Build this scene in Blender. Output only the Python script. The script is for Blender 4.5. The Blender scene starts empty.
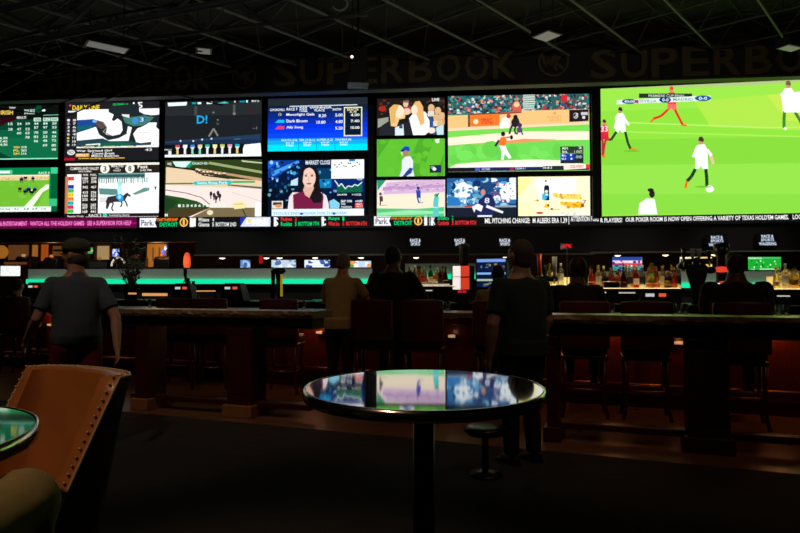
import bpy, bmesh, math, random
from mathutils import Vector, Matrix
random.seed(7)
S = bpy.context.scene
COL = S.collection
# ------------------------------------------------------------------ camera, world, lights, exposure
CAMZ, F, PITCH = 1.37, 640.0, math.radians(2.0)
cd = bpy.data.cameras.new('camera'); cd.lens = 28.8; cd.sensor_width = 36; cd.clip_end = 100; cd.clip_start = .05
cam = bpy.data.objects.new('camera', cd); COL.objects.link(cam)
cam.location = (0, 0, CAMZ); cam.rotation_euler = (math.radians(90) + PITCH, 0, 0)
S.camera = cam
cd.dof.use_dof = True; cd.dof.focus_distance = 3.0; cd.dof.aperture_fstop = 8
S.view_settings.view_transform = 'Standard'; S.view_settings.look = 'None'
S.view_settings.exposure = 0; S.view_settings.gamma = 1; S.view_settings.use_curve_mapping = False
w = bpy.data.worlds.new('world'); S.world = w; w.use_nodes = True
w.node_tree.nodes['Background'].inputs[0].default_value = (1, .8, .65, 1)
w.node_tree.nodes['Background'].inputs[1].default_value = .003
S.cycles.use_denoising = True
S.cycles.max_bounces = 7; S.cycles.sample_clamp_indirect = 2.0; S.cycles.sample_clamp_direct = 0

def light(kind, name, loc, power, color, size=.1, target=None, spot=70, blend=.6):
    l = bpy.data.lights.new(name, kind); l.energy = power; l.color = color
    if kind == 'AREA': l.size = size
    else: l.shadow_soft_size = size
    if kind == 'SPOT': l.spot_size = math.radians(spot); l.spot_blend = blend
    o = bpy.data.objects.new(name, l); COL.objects.link(o); o.location = loc
    if target: o.rotation_euler = (Vector(target) - Vector(loc)).to_track_quat('-Z', 'Y').to_euler()
    return o
WARM = (1, .62, .32)
light('SPOT', 'added_spot_over_chair', (-2.4, -.6, 5.6), 265, (1, .70, .40), .08, (-1.05, 1.75, .85), 30)  # unseen spot added for the warm light on the chair
light('SPOT', 'added_spot_over_walkway', (-3.2, 2.6, 5.8), 130, (1, .78, .62), .1, (-2.75, 5.5, 1.0), 40)  # unseen spot added to lift the walking patron
light('SPOT', 'added_fill_on_standing_patron', (1.6, 1.2, 5.8), 60, (1, .82, .66), .1, (.95, 5.1, 1.3), 30)  # fill added from the camera side for the standing patron
light('SPOT', 'added_spot_over_bar_left', (-4.5, 5.2, 5.8), 60, WARM, .1, (-3.6, 8.5, .6), 60)  # this and the next three: unseen spots added over bar and rail
light('SPOT', 'added_spot_over_bar_middle', (.4, 4.6, 5.8), 60, WARM, .1, (.2, 7.6, .6), 60)
light('SPOT', 'added_spot_over_bar_right', (3.6, 3.2, 5.8), 60, (1, .5, .32), .1, (3.2, 5.8, .6), 60)
light('SPOT', 'added_spot_over_counter', (-1.8, 4.8, 5.8), 26, WARM, .1, (-1.9, 6.9, 1.0), 40)
for i, x in enumerate((-7.2, -4.4, -1.6)): light('SPOT', 'added_counter_wash', (x, 10.4, 5.2), 170, (1, .95, .86), .1, (x, 13.95, 1.72), 46, .9)  # washes added to brighten the white betting panels, no fixture in view
for x in (4.9, 7.2): light('SPOT', 'added_counter_wash', (x, 9.8, 5.2), 130, (1, .95, .86), .1, (x, 13.2, 1.6), 40, .9)
light('SPOT', 'added_uplight_on_frame', (2.5, 2.5, 4.6), 150, (1, .9, .75), .2, (3.4, 10.0, 7.0), 100)  # both uplights are fills added to lift ceiling and rods
light('SPOT', 'added_uplight_on_frame_left', (-3.0, 3.0, 4.6), 70, (.8, .85, 1), .2, (-4.0, 10.0, 7.0), 100)

# ------------------------------------------------------------------ helpers
def ray(px, py):
    u = (px - 400) / F; v = (266.5 - py) / F
    c, s = math.cos(PITCH), math.sin(PITCH)
    return Vector((u, c - s * v, s + c * v))
def at(px, py, Y):
    r = ray(px, py); t = Y / r.y
    return Vector((r.x * t, Y, CAMZ + r.z * t))
def zat(py, Y): return at(400, py, Y).z
class Plane:
    def __init__(s, A, B):
        s.A = Vector(A); s.u = (Vector(B) - s.A).normalized(); s.rot = math.atan2(s.u.y, s.u.x)
        s.n = Vector((-s.u.y, s.u.x))          # away from the viewer
    def hit(s, px, py, off=0.0):
        r = ray(px, py); A = s.A + s.n * off
        t = A.dot(s.n) / (r.x * s.n.x + r.y * s.n.y)
        p = Vector((r.x * t, r.y * t)); return (p - A).dot(s.u), CAMZ + r.z * t
    def pt(s, a, off=0.0, z=0.0):
        p = s.A + s.u * a + s.n * off; return Vector((p.x, p.y, z))
    def onpx(s, px, off=0.0, z=0.0):
        a, _ = s.hit(px, 289, off); return s.pt(a, off, z)
WL = Plane((-9.25, 14.8), (4.16, 14.0))
WR = Plane((4.16, 14.0), (8.34, 13.35))
BAR = Plane((0, 8.5), (5, 6.5))
RAIL = Plane((0, 6.2), (5, 4.45))

def srgb(c):
    f = lambda x: (x / 255) / 12.92 if x / 255 <= .04045 else ((x / 255 + .055) / 1.055) ** 2.4
    return tuple(f(x) for x in c[:3]) + (1,)
MATS = {}
def mat(name, col, rough=.6, metal=0, emit=None, es=0, noise=0, scale=20, bump=0, trans=0, coat=0, ior=1.45, spec=.5, stretch=None):
    m = bpy.data.materials.new(name); m.use_nodes = True; nt = m.node_tree; b = nt.nodes['Principled BSDF']
    b.inputs['Base Color'].default_value = srgb(col); b.inputs['Roughness'].default_value = rough
    b.inputs['Metallic'].default_value = metal; b.inputs['IOR'].default_value = ior
    b.inputs['Specular IOR Level'].default_value = spec
    b.inputs['Transmission Weight'].default_value = trans; b.inputs['Coat Weight'].default_value = coat
    b.inputs['Coat Roughness'].default_value = .05
    if emit: b.inputs['Emission Color'].default_value = srgb(emit); b.inputs['Emission Strength'].default_value = es
    if noise or bump:
        tc = nt.nodes.new('ShaderNodeTexCoord'); n = nt.nodes.new('ShaderNodeTexNoise'); n.inputs['Scale'].default_value = scale
        n.inputs['Detail'].default_value = 5
        src = tc.outputs['Object']
        if stretch:
            mp = nt.nodes.new('ShaderNodeMapping'); mp.inputs['Scale'].default_value = stretch
            nt.links.new(src, mp.inputs[0]); src = mp.outputs[0]
        nt.links.new(src, n.inputs['Vector'])
        if noise:
            mx = nt.nodes.new('ShaderNodeMix'); mx.data_type = 'RGBA'
            c = srgb(col); k = 1 - noise
            mx.inputs[6].default_value = (c[0] * k, c[1] * k, c[2] * k, 1); k = 1 + noise
            mx.inputs[7].default_value = (min(1, c[0] * k), min(1, c[1] * k), min(1, c[2] * k), 1)
            nt.links.new(n.outputs['Fac'], mx.inputs[0]); nt.links.new(mx.outputs[2], b.inputs['Base Color'])
        if bump:
            bp = nt.nodes.new('ShaderNodeBump'); bp.inputs['Strength'].default_value = bump; bp.inputs['Distance'].default_value = .01
            nt.links.new(n.outputs['Fac'], bp.inputs['Height']); nt.links.new(bp.outputs[0], b.inputs['Normal'])
    MATS[name] = m; return m
def pic_mat(name, strength, sampling):
    m = bpy.data.materials.new(name); m.use_nodes = True; nt = m.node_tree; nt.nodes.clear()
    a = nt.nodes.new('ShaderNodeAttribute'); a.attribute_name = 'Col'
    e = nt.nodes.new('ShaderNodeEmission'); e.inputs[1].default_value = strength
    o = nt.nodes.new('ShaderNodeOutputMaterial')
    nt.links.new(a.outputs['Color'], e.inputs[0]); nt.links.new(e.outputs[0], o.inputs[0])
    m.cycles.emission_sampling = sampling; return m
PICM = pic_mat('screen_picture', 1.15, 'FRONT')

def tagp(o, label=None, cat=None, group=None, kind=None):
    if label: o['label'] = label
    if cat: o['category'] = cat
    if group: o['group'] = group
    if kind: o['kind'] = kind
    return o
def empty(name, loc, rz=0, label=None, cat=None, group=None):
    o = bpy.data.objects.new(name, None); COL.objects.link(o); o.empty_display_size = .1
    o.location = loc; o.rotation_euler = (0, 0, rz); return tagp(o, label, cat, group)
def kids(o): return [c for c in bpy.data.objects if c.parent == o]
def dup(root, loc=None, rz=None, label=None, group=None, parent=None, scale=None):
    ch = kids(root); c = root.copy(); COL.objects.link(c)
    if parent is not None: c.parent = parent
    if loc is not None: c.location = loc
    if rz is not None: c.rotation_euler = (0, 0, rz)
    if scale: c.scale = scale
    if label: c['label'] = label
    if group: c['group'] = group
    for k in ch: dup(k, parent=c)
    return c

class MB:
    def __init__(s): s.bm = bmesh.new()
    def _face(s, vs):
        try: return s.bm.faces.new(vs)
        except ValueError: return None
    def box(s, x0, x1, y0, y1, z0, z1, M=None):
        P = [Vector((x, y, z)) for z in (z0, z1) for y in (y0, y1) for x in (x0, x1)]
        if M: P = [M @ p for p in P]
        v = [s.bm.verts.new(p) for p in P]
        for f in ((0, 2, 3, 1), (4, 5, 7, 6), (0, 1, 5, 4), (2, 6, 7, 3), (0, 4, 6, 2), (1, 3, 7, 5)): s._face([v[i] for i in f])
        return s
    def loft(s, rings, cap=True, close=True):
        R = [[s.bm.verts.new(p) for p in r] for r in rings]; n = len(R[0])
        for a, b in zip(R, R[1:]):
            for i in range(n if close else n - 1): s._face([a[i], a[(i + 1) % n], b[(i + 1) % n], b[i]])
        if cap: s._face(R[0][::-1]); s._face(R[-1])
        return s
    def tube(s, pts, rad, n=8, cap=True):
        pts = [Vector(p) for p in pts]
        if not isinstance(rad, (list, tuple)): rad = [rad] * len(pts)
        rings = []; e1 = None
        for i, p in enumerate(pts):
            d = (pts[min(i + 1, len(pts) - 1)] - pts[max(i - 1, 0)]).normalized()
            if e1 is None:
                a = Vector((0, 0, 1)) if abs(d.z) < .9 else Vector((1, 0, 0)); e1 = d.cross(a).normalized()
            else: e1 = (e1 - d * e1.dot(d)).normalized()
            e2 = d.cross(e1)
            rings.append([p + (e1 * math.cos(t) + e2 * math.sin(t)) * rad[i] for t in [2 * math.pi * k / n for k in range(n)]])
        return s.loft(rings, cap)
    def lathe(s, prof, c=(0, 0, 0), n=20, sx=1, sy=1):
        c = Vector(c)
        return s.loft([[c + Vector((r * sx * math.cos(2 * math.pi * k / n), r * sy * math.sin(2 * math.pi * k / n), z)) for k in range(n)] for r, z in prof])
    def ell(s, c, rx, ry, rz, n=14, m=10, M=None):
        rings = []
        for j in range(1, m):
            t = math.pi * j / m; rings.append([Vector((rx * math.sin(t) * math.cos(2 * math.pi * k / n), ry * math.sin(t) * math.sin(2 * math.pi * k / n), -rz * math.cos(t))) for k in range(n)])
        c = Vector(c)
        rings = [[c + ((M @ p) if M else p) for p in r] for r in rings]
        return s.loft(rings)
    def prism(s, poly, y0, y1):      # poly in x,z
        return s.loft([[Vector((x, y, z)) for x, z in poly] for y in (y0, y1)])
    def build(s, name, m, parent=None, smooth=False, bevel=0, loc=None, rz=0):
        bmesh.ops.recalc_face_normals(s.bm, faces=s.bm.faces[:])
        me = bpy.data.meshes.new(name); s.bm.to_mesh(me); s.bm.free()
        if m: me.materials.append(m)
        if smooth:
            for p in me.polygons: p.use_smooth = True
        o = bpy.data.objects.new(name, me); COL.objects.link(o)
        if parent: o.parent = parent
        if loc is not None: o.location = loc
        if rz: o.rotation_euler = (0, 0, rz)
        if bevel:
            b = o.modifiers.new('bevel', 'BEVEL'); b.width = bevel; b.segments = 2; b.limit_method = 'ANGLE'
        return o

_tc = {}
def text_geo(t):
    if t in _tc: return _tc[t]
    cu = bpy.data.curves.new('t', 'FONT'); cu.body = t; cu.size = 1; cu.resolution_u = 2; cu.offset = .018
    ob = bpy.data.objects.new('t', cu); COL.objects.link(ob)
    me = ob.to_mesh()
    vs = [(v.co.x, v.co.y) for v in me.vertices]; fs = [list(p.vertices) for p in me.polygons]
    ob.to_mesh_clear(); bpy.data.objects.remove(ob); bpy.data.curves.remove(cu)
    if vs:
        x0 = min(v[0] for v in vs); x1 = max(v[0] for v in vs); y0 = min(v[1] for v in vs); y1 = max(v[1] for v in vs)
        vs = [((x - x0) / max(1e-6, x1 - x0), (y - y0) / max(1e-6, y1 - y0)) for x, y in vs]
    _tc[t] = (vs, fs); return _tc[t]

class Pic:
    """a lit picture: coloured shapes on the face of a screen of size W x H; px coordinates are the picture's own grid"""
    def __init__(s, b, W, H, step=.0004, pl=None, off=0.0):
        s.pl, s.off = pl, off; s.b = b;
        s.s0 = pl.hit(b[0], 200, off)[0] if pl else 0; s.W = W; s.H = H; s.V = []; s.Fc = []; s.C = []; s.l = 0; s.step = step; s.g(0, 0, 1)
    def g(s, ox, oy, k): s.ox, s.oy, s.k = ox, oy, k; return s
    def m(s, p):
        x = s.ox + p[0] / s.k; y = s.oy + p[1] / s.k
        u = (x - s.b[0]) / (s.b[2] - s.b[0]) * s.W; v = (1 - (y - s.b[1]) / (s.b[3] - s.b[1])) * s.H
        if s.pl: u = s.pl.hit(min(max(x, s.b[0]), s.b[2]), 200, s.off)[0] - s.s0   # the wall runs away from the viewer
        if getattr(s, 'z0', None) is not None: v = s.pl.hit(min(max(x, s.b[0]), s.b[2]), y, s.off)[1] - s.z0
        return min(max(u, 0), s.W), min(max(v, 0), s.H)
    def poly(s, pts, c, new=True):
        if new: s.l += 1
        q = [s.m(p) for p in pts]
        ar = sum(q[i][0] * q[(i + 1) % len(q)][1] - q[(i + 1) % len(q)][0] * q[i][1] for i in range(len(q)))
        if abs(ar) < 1e-7: return s
        if ar < 0: q = q[::-1]
        n = len(s.V); s.V += [(u, -s.l * s.step, v) for u, v in q]; s.Fc.append(list(range(n, n + len(q)))); s.C.append(c); return s
    def rect(s, x0, y0, x1, y1, c, new=True): return s.poly([(x0, y0), (x1, y0), (x1, y1), (x0, y1)], c, new)
    def ell(s, cx, cy, rx, ry, c, new=True, n=14): return s.poly([(cx + rx * math.cos(2 * math.pi * k / n), cy + ry * math.sin(2 * math.pi * k / n)) for k in range(n)], c, new)
    def line(s, pts, wd, c, new=True):
        if new: s.l += 1
        for a, b in zip(pts, pts[1:]):
            dx, dy = b[0] - a[0], b[1] - a[1]; L = math.hypot(dx, dy) or 1; nx, ny = -dy / L * wd / 2, dx / L * wd / 2
            s.poly([(a[0] + nx, a[1] + ny), (b[0] + nx, b[1] + ny), (b[0] - nx, b[1] - ny), (a[0] - nx, a[1] - ny)], c, False)
        return s
    def text(s, t, x0, y0, x1, y1, c, new=True):
        if new: s.l += 1
        vs, fs = text_geo(t); n = len(s.V)
        for u, v in vs:
            q = s.m((x0 + (x1 - x0) * u, y1 + (y0 - y1) * v)); s.V.append((q[0], -s.l * s.step, q[1]))
        for f in fs: s.Fc.append([n + i for i in f]); s.C.append(c)
        return s
    def build(s, name, parent, m=None):
        me = bpy.data.meshes.new(name); me.from_pydata(s.V, [], s.Fc); me.materials.append(m or PICM)
        ca = me.color_attributes.new('Col', 'FLOAT_COLOR', 'CORNER')
        i = 0
        for f, c in zip(s.Fc, s.C):
            cc = srgb(c)
            for _ in f: ca.data[i].color = cc; i += 1
        o = bpy.data.objects.new(name, me); COL.objects.link(o); o.parent = parent
        return o
BLK = mat('black_screen_frame', (14, 14, 16), .45)
def screen(b, pl, label, draw, off=0.0, group=None, depth=.08, bez=.012, name='video_screen'):
    ym = (b[1] + b[3]) / 2; xm = (b[0] + b[2]) / 2
    s0 = pl.hit(b[0], ym, off)[0]; s1 = pl.hit(b[2], ym, off)[0]
    z1 = pl.hit(xm, b[1], off)[1]; z0 = pl.hit(xm, b[3], off)[1]
    W, H = s1 - s0, z1 - z0
    p = pl.pt(s0, off, z0)
    e = empty(name, p, pl.rot, label, 'screen', group)
    f = MB(); f.box(-bez, W + bez, 0.002, depth, -bez, H + bez)
    for a in ((-bez, 0, -bez, H + bez), (W, W + bez, -bez, H + bez), (0, W, -bez, 0), (0, W, H, H + bez)): f.box(a[0], a[1], -.028, .004, a[2], a[3])
    f.build('bezel', BLK, e)
    pc = Pic(b, W, H, pl=pl, off=off); pc.rect(b[0], b[1], b[2], b[3], (10, 10, 12)); draw(pc); pc.build('picture', e)
    return e
# ------------------------------------------------------------------ materials of the place
carpet = mat('carpet', (44, 34, 30), .95, noise=.6, scale=9, bump=.3)
tile = mat('floor_tile', (118, 82, 58), .28, noise=.3, scale=3, spec=.5)
headm = mat('header_black', (13, 12, 12), .6); blackw = mat('dark_wall_paint', (26, 24, 24), .7, noise=.2, scale=4)
deck = mat('ceiling_deck', (62, 55, 47), .9, noise=.3, scale=3)
fasc = mat('fascia_paint', (30, 28, 26), .6)
goldp = mat('dull_gold_letters', (92, 80, 52), .6)
brownw = mat('brown_wall', (96, 68, 44), .8, noise=.3, scale=3)
steel = mat('brushed_steel', (170, 172, 175), .28, 1.0, noise=.1, scale=30)
dsteel = mat('dark_steel', (60, 58, 56), .45, .8)
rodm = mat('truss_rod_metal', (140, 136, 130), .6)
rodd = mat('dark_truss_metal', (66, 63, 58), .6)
brass = mat('aged_brass', (170, 120, 60), .3, 1.0)
mahog = mat('mahogany_wood', (92, 34, 18), .35, noise=.4, scale=6, stretch=(6, 6, .6), coat=.3)
dkwood = mat('dark_red_wood', (66, 22, 16), .4, noise=.35, scale=6, stretch=(6, 6, .6), coat=.2)
stone = mat('speckled_stone_top', (128, 104, 76), .34, noise=.75, scale=26, bump=.15)
plinth = mat('tan_plinth', (150, 100, 60), .5, noise=.2, scale=8)
redv = mat('dark_red_vinyl', (74, 22, 16), .45, noise=.15, scale=10)
blackp = mat('black_plastic', (16, 16, 17), .35)
blackm = mat('black_powder_coated_metal', (14, 13, 13), .4)
white_panel = mat('white_panel', (205, 205, 200), .5)
teal_led = mat('teal_led', (0, 255, 190), .5, emit=(10, 245, 175), es=.8)
glint_white = mat('white_glint', (255, 250, 235), emit=(255, 246, 225), es=2.2)
lamp_glow = mat('downlight_glow', (255, 240, 210), emit=(255, 232, 190), es=2.6)
amber_glow = mat('amber_glow', (255, 190, 110), emit=(255, 176, 96), es=.75)
soft_glow = mat('backlit_shelf_panel', (230, 210, 150), emit=(226, 196, 116), es=.62)

# ------------------------------------------------------------------ the shell
def struct(mb, name, m, **k):
    o = mb.build(name, m, **k); o['kind'] = 'structure'; return o
# tile walkway by the bars, carpet nearer the camera; border follows the drink rails
b = MB(); b.loft([[Vector(p + (z,)) for p in ((-14, 11.55), (14, .35), (14, 20), (-14, 20))] for z in (-.1, 0)]); struct(b, 'floor', tile)
b = MB(); b.loft([[Vector(p + (z,)) for p in ((-14, -4), (14, -4), (14, .348), (-14, 11.548))] for z in (-.1, 0.004)]); o = struct(b, 'floor_carpet', carpet)
struct(MB().box(-14, 14, -4, 20, 6.4, 6.5), 'ceiling', deck)
struct(MB().box(-14.2, -14, -4, 20, 0, 7.4), 'wall_left', blackw)
struct(MB().box(14, 14.2, -4, 20, 0, 7.4), 'wall_right', blackw)
struct(MB().box(-14, 14, -4.2, -4, 0, 7.4), 'wall_behind', blackw)
struct(MB().box(-14, 14, 18.0, 18.2, 0, 7.4), 'wall_back', brownw)
# video wall standing over the betting counters; bottom edge is higher at the far left
def wallslab(pl, a0, a1, z0, z1, y0, y1, name, m):
    return struct(MB().box(a0, a1, y0, y1, z0, z1), name, m, loc=pl.pt(0, 0, 0), rz=pl.rot)
jl = WL.hit(595, 289)[0]; jr = WR.hit(900, 289)[0]
sL = WL.hit(193, 289)[0]
wallslab(WL, -5, jl, 2.86, 7.4, .10, .45, 'wall_front_left', blackw)
wallslab(WR, .02, 6.5, 2.86, 7.4, .10, .45, 'wall_front_right', blackw)
wallslab(WL, -5, sL, 2.45, 2.86, .10, .45, 'trim_1', headm)
wallslab(WL, sL, jl, 2.14, 2.86, .10, .45, 'trim_2', headm)
wallslab(WR, .02, 6.5, 2.17, 2.86, .10, .45, 'trim_3', headm)
trimm = mat('pale_trim', (120, 112, 92), .5)
wallslab(WL, sL, jl, 2.12, 2.15, .02, .11, 'trim_4', trimm)
wallslab(WR, .02, 6.5, 2.15, 2.18, .02, .11, 'trim_5', trimm)
# fascia for the lettering, a little nearer
FA = Plane((-8.9, 13.75), (8.0, 12.05))
wallslab(FA, -5.5, 23, 5.46, 7.4, .0, .2, 'trim_6', fasc)
wallslab(FA, -5.5, 23, 5.42, 5.46, -.03, .2, 'trim_7', mat('fascia_lip', (58, 55, 52), .6))
# soffit closing the gap between fascia and video wall
struct(MB().loft([[Vector((x, y, z)) for x, y in ((-14, 14.6), (-14, 15.3), (4.16, 14.2), (13, 12.9), (13, 11.9))] for z in (5.95, 6.0)]), 'trim_8', blackw)
for a in (WL.hit(264.5, 200)[0], WL.hit(371, 200)[0], WL.hit(62, 200)[0], WL.hit(162, 200)[0]):
    wallslab(WL, a - .06, a + .06, 2.9, 5.6, .03, .12, 'trim_9', BLK)
# vertical column between the two halves of the video wall
wallslab(WL, WL.hit(591.5, 200)[0], WL.hit(599, 200)[0], 2.9, 7.2, -.12, .12, 'trim_10', BLK)

# ------------------------------------------------------------------ pictures on the screens
GRN = (0, 150, 70)
def crowd(p, x0, y0, x1, y1, n, cols, a=4, b=5):
    p.l += 1
    for i in range(n):
        x = random.uniform(x0, x1); y = random.uniform(y0, y1); w_ = random.uniform(a * .5, a); h_ = random.uniform(b * .5, b)
        p.rect(x, y, x + w_, y + h_, random.choice(cols), False)
        if i % 40 == 0: p.l += 1
def blobs(p, x0, y0, x1, y1, n, cols, r):
    p.l += 1
    for i in range(n):
        p.ell(random.uniform(x0, x1), random.uniform(y0, y1), random.uniform(r * .4, r), random.uniform(r * .3, r * .9), random.choice(cols), False, 9)
        if i % 10 == 0: p.l += 1

def d1(p):
    p.rect(-60, 100, 60, 170, (6, 62, 44)); p.rect(-60, 130, 60, 170, (10, 92, 60)); p.rect(-60, 138, 60, 160, (14, 104, 66))
    p.rect(-60, 100, 60, 120, (12, 16, 14)); p.poly([(-60, 150), (0, 152), (14, 159), (-60, 165)], (4, 60, 40))
    p.g(0, 95, 7.61)
    p.poly([(0, 180), (250, 150), (60, 210), (0, 240)], (46, 8, 14))
    p.text('IRISH', 5, 118, 98, 150, (250, 210, 90)); p.text('TODAY', 70, 92, 118, 106, (230, 240, 235))
    p.text('RESULTS', 128, 165, 200, 184, (235, 240, 235)); p.text('DOUBLE', 185, 112, 265, 150, (200, 230, 220))
    p.ell(295, 110, 26, 30, (0, 70, 40)); p.rect(320, 115, 345, 130, (230, 255, 245))
    p.line([(330, 160), (450, 158)], 5, (120, 190, 160))
    for x, t in ((258, 'WIN'), (330, 'PLC'), (390, 'SHW')): p.rect(x, 178, x + 55, 206, (190, 225, 205)); p.text(t, x + 6, 182, x + 49, 202, (90, 130, 110))
    rows = {65: (222, 262), 132: (222, 262, 292), 197: (222, 262, 292, 325), 262: (222, 252, 290, 322, 355), 332: (222, 252, 290, 322, 352, 388), 400: (222, 252, 290, 322, 352, 388, 420)}
    for x, ys in rows.items():
        for i, y in enumerate(ys): p.text(str((x * 7 + i * 13) % 90 + 10), x, y - 9, x + 34, y + 10, (215, 240, 225), i == 0)
    for i, y in enumerate((320, 345, 370)): p.text('%d.%d0' % (4 + i * 3, 3 + i), 0, y, 62, y + 18, (225, 245, 232))
    for i, y in enumerate((392, 416, 440)): p.text(('WIN', 'PL', 'SH')[i], 110, y, 155, y + 17, (240, 215, 90)); p.text(str(310 - i * 47), 168, y, 210, y + 17, (225, 245, 232))
    p.rect(-400, 484, 455, 492, (150, 235, 200))
def d2(p):
    p.rect(-60, 160, 60, 220, (0, 130, 72)); p.g(0, 160, 7.41)
    p.rect(375, 60, 440, 400, (0, 92, 52)); p.rect(375, 60, 440, 105, (60, 200, 140)); p.rect(362, 290, 440, 345, (50, 190, 130))
    p.rect(-400, 75, 90, 105, (80, 200, 150)); p.rect(-400, 82, 70, 98, (240, 250, 245)); p.text('RACE 4', 285, 90, 365, 108, (210, 240, 225))
    p.rect(-400, 112, 365, 350, (110, 185, 50)); p.rect(-400, 112, 365, 152, (225, 205, 150)); p.rect(-400, 112, 365, 122, (240, 225, 190))
    blobs(p, -300, 165, 360, 340, 26, [(115, 190, 54), (104, 180, 46), (122, 192, 58)], 40)
    crowd(p, 0, 126, 360, 146, 34, [(210, 150, 90), (230, 120, 60), (190, 120, 70)], 14, 6)
    p.poly([(180, 350), (300, 220), (345, 185), (365, 185), (365, 215), (320, 240), (245, 350)], (235, 245, 215))
    p.poly([(270, 350), (330, 258), (365, 225), (365, 350)], (120, 195, 60))
    for x, y, r in ((160, 145, 16), (190, 132, 14), (245, 140, 14), (150, 215, 14), (190, 235, 16), (215, 220, 18), (240, 238, 20), (262, 222, 16)):
        p.ell(x, y, r, r * .7, (22, 16, 14)); p.rect(x - 9, y, x - 4, y + 26, (22, 16, 14)); p.rect(x + 4, y, x + 9, y + 26, (30, 20, 18)); p.ell(x, y - 12, 6, 7, random.choice([(200, 60, 60), (230, 230, 230), (60, 80, 200)]))
    p.rect(-400, 348, 385, 385, (235, 250, 240))
    for i, x in enumerate((0, 48, 112, 185, 248, 312)): p.text('%d-%d' % (i + 2, i + 5), x, 356, x + 36, 372, (20, 60, 40))
    p.rect(-400, 386, 440, 400, (10, 60, 36))
def d3(p):
    p.rect(60, 95, 165, 165, (30, 29, 33)); p.g(60, 95, 7.62)
    p.poly([(85, 100), (170, 82), (175, 76), (276, 76), (270, 108), (90, 112)], (36, 34, 30)); p.text('DAILY LINE', 92, 74, 300, 110, (250, 214, 40))
    p.rect(60, 116, 130, 128, (235, 235, 235)); p.ell(75, 74, 9, 9, (210, 60, 60))
    p.text('QUINELLA', 402, 64, 522, 86, (0, 215, 100)); p.text('15', 555, 58, 630, 106, (240, 240, 240))
    p.rect(130, 108, 762, 402, (250, 250, 250))
    p.poly([(130, 188), (255, 182), (330, 205), (360, 250), (350, 300), (400, 312), (460, 300), (480, 270), (470, 205), (440, 180), (410, 200), (395, 190), (410, 150), (370, 130), (370, 85), (430, 80), (600, 70), (605, 130), (640, 150), (700, 160), (762, 155), (762, 270), (735, 250), (740, 215), (680, 215), (640, 240), (590, 260), (560, 300), (580, 350), (585, 395), (520, 395), (530, 330), (550, 250), (520, 240), (510, 300), (450, 330), (370, 345), (300, 300), (275, 240), (210, 262), (130, 285)], (30, 40, 44))
    p.poly([(130, 190), (250, 186), (290, 200), (270, 232), (190, 250), (130, 250)], (26, 70, 150)); p.poly([(130, 235), (260, 225), (240, 252), (130, 276)], (18, 96, 110))
    p.poly([(255, 190), (330, 205), (350, 240), (320, 262), (285, 240)], (90, 72, 72)); p.ell(265, 198, 18, 12, (120, 170, 240))
    p.poly([(480, 175), (560, 170), (640, 160), (720, 175), (690, 205), (630, 238), (560, 240), (500, 215)], (64, 120, 112))
    p.ell(575, 200, 26, 26, (60, 140, 200)); p.ell(630, 190, 20, 24, (40, 90, 160)); p.text('3', 612, 175, 640, 208, (190, 225, 255)); p.poly([(470, 148), (530, 152), (530, 178), (480, 165)], (225, 225, 225))
    p.poly([(130, 345), (330, 330), (380, 352), (530, 352), (620, 370), (700, 362), (700, 385), (200, 400), (130, 390)], (36, 66, 76))
    p.poly([(220, 372), (420, 360), (560, 368), (520, 392), (240, 398)], (20, 96, 74)); p.line([(200, 378), (310, 372), (300, 385)], 9, (230, 240, 240))
    p.line([(330, 205), (360, 250), (330, 280), (400, 312)], 7, (150, 140, 130)); p.line([(600, 290), (690, 292)], 4, (190, 190, 190)); p.line([(180, 295), (270, 296)], 4, (200, 200, 200))
    p.rect(130, 402, 762, 500, (28, 27, 31))
    p.text('WINNER  27   WAGER 4   PAYOFF  3   TOTAL', 165, 388, 700, 404, (245, 240, 190))
    for i, y in enumerate(range(180, 380, 27)):
        p.text(str(i + 1), 56, y, 76, y + 17, (250, 220, 60) if i == 5 else (225, 225, 225)); p.text('%d' % (8 - i if i < 5 else 12 + i), 98, y, 124, y + 17, (225, 225, 225), False)
    p.ell(90, 435, 30, 20, (235, 235, 235)); p.text('SD', 68, 424, 112, 446, (30, 30, 30))
    p.text('War Spirited Girl', 132, 416, 402, 436, (245, 245, 245)); p.text('Count Event', 250, 436, 424, 454, (240, 240, 240)); p.rect(125, 444, 230, 470, (216, 150, 60)); p.text('RESULT', 134, 448, 222, 466, (250, 240, 210))
    p.text('Million Business', 246, 456, 455, 472, (235, 235, 235)); p.rect(40, 478, 118, 494, (190, 10, 40)); p.text('www.racing-results.com', 145, 474, 500, 490, (250, 200, 60)); p.text('43', 655, 412, 708, 432, (220, 220, 220))
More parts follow.
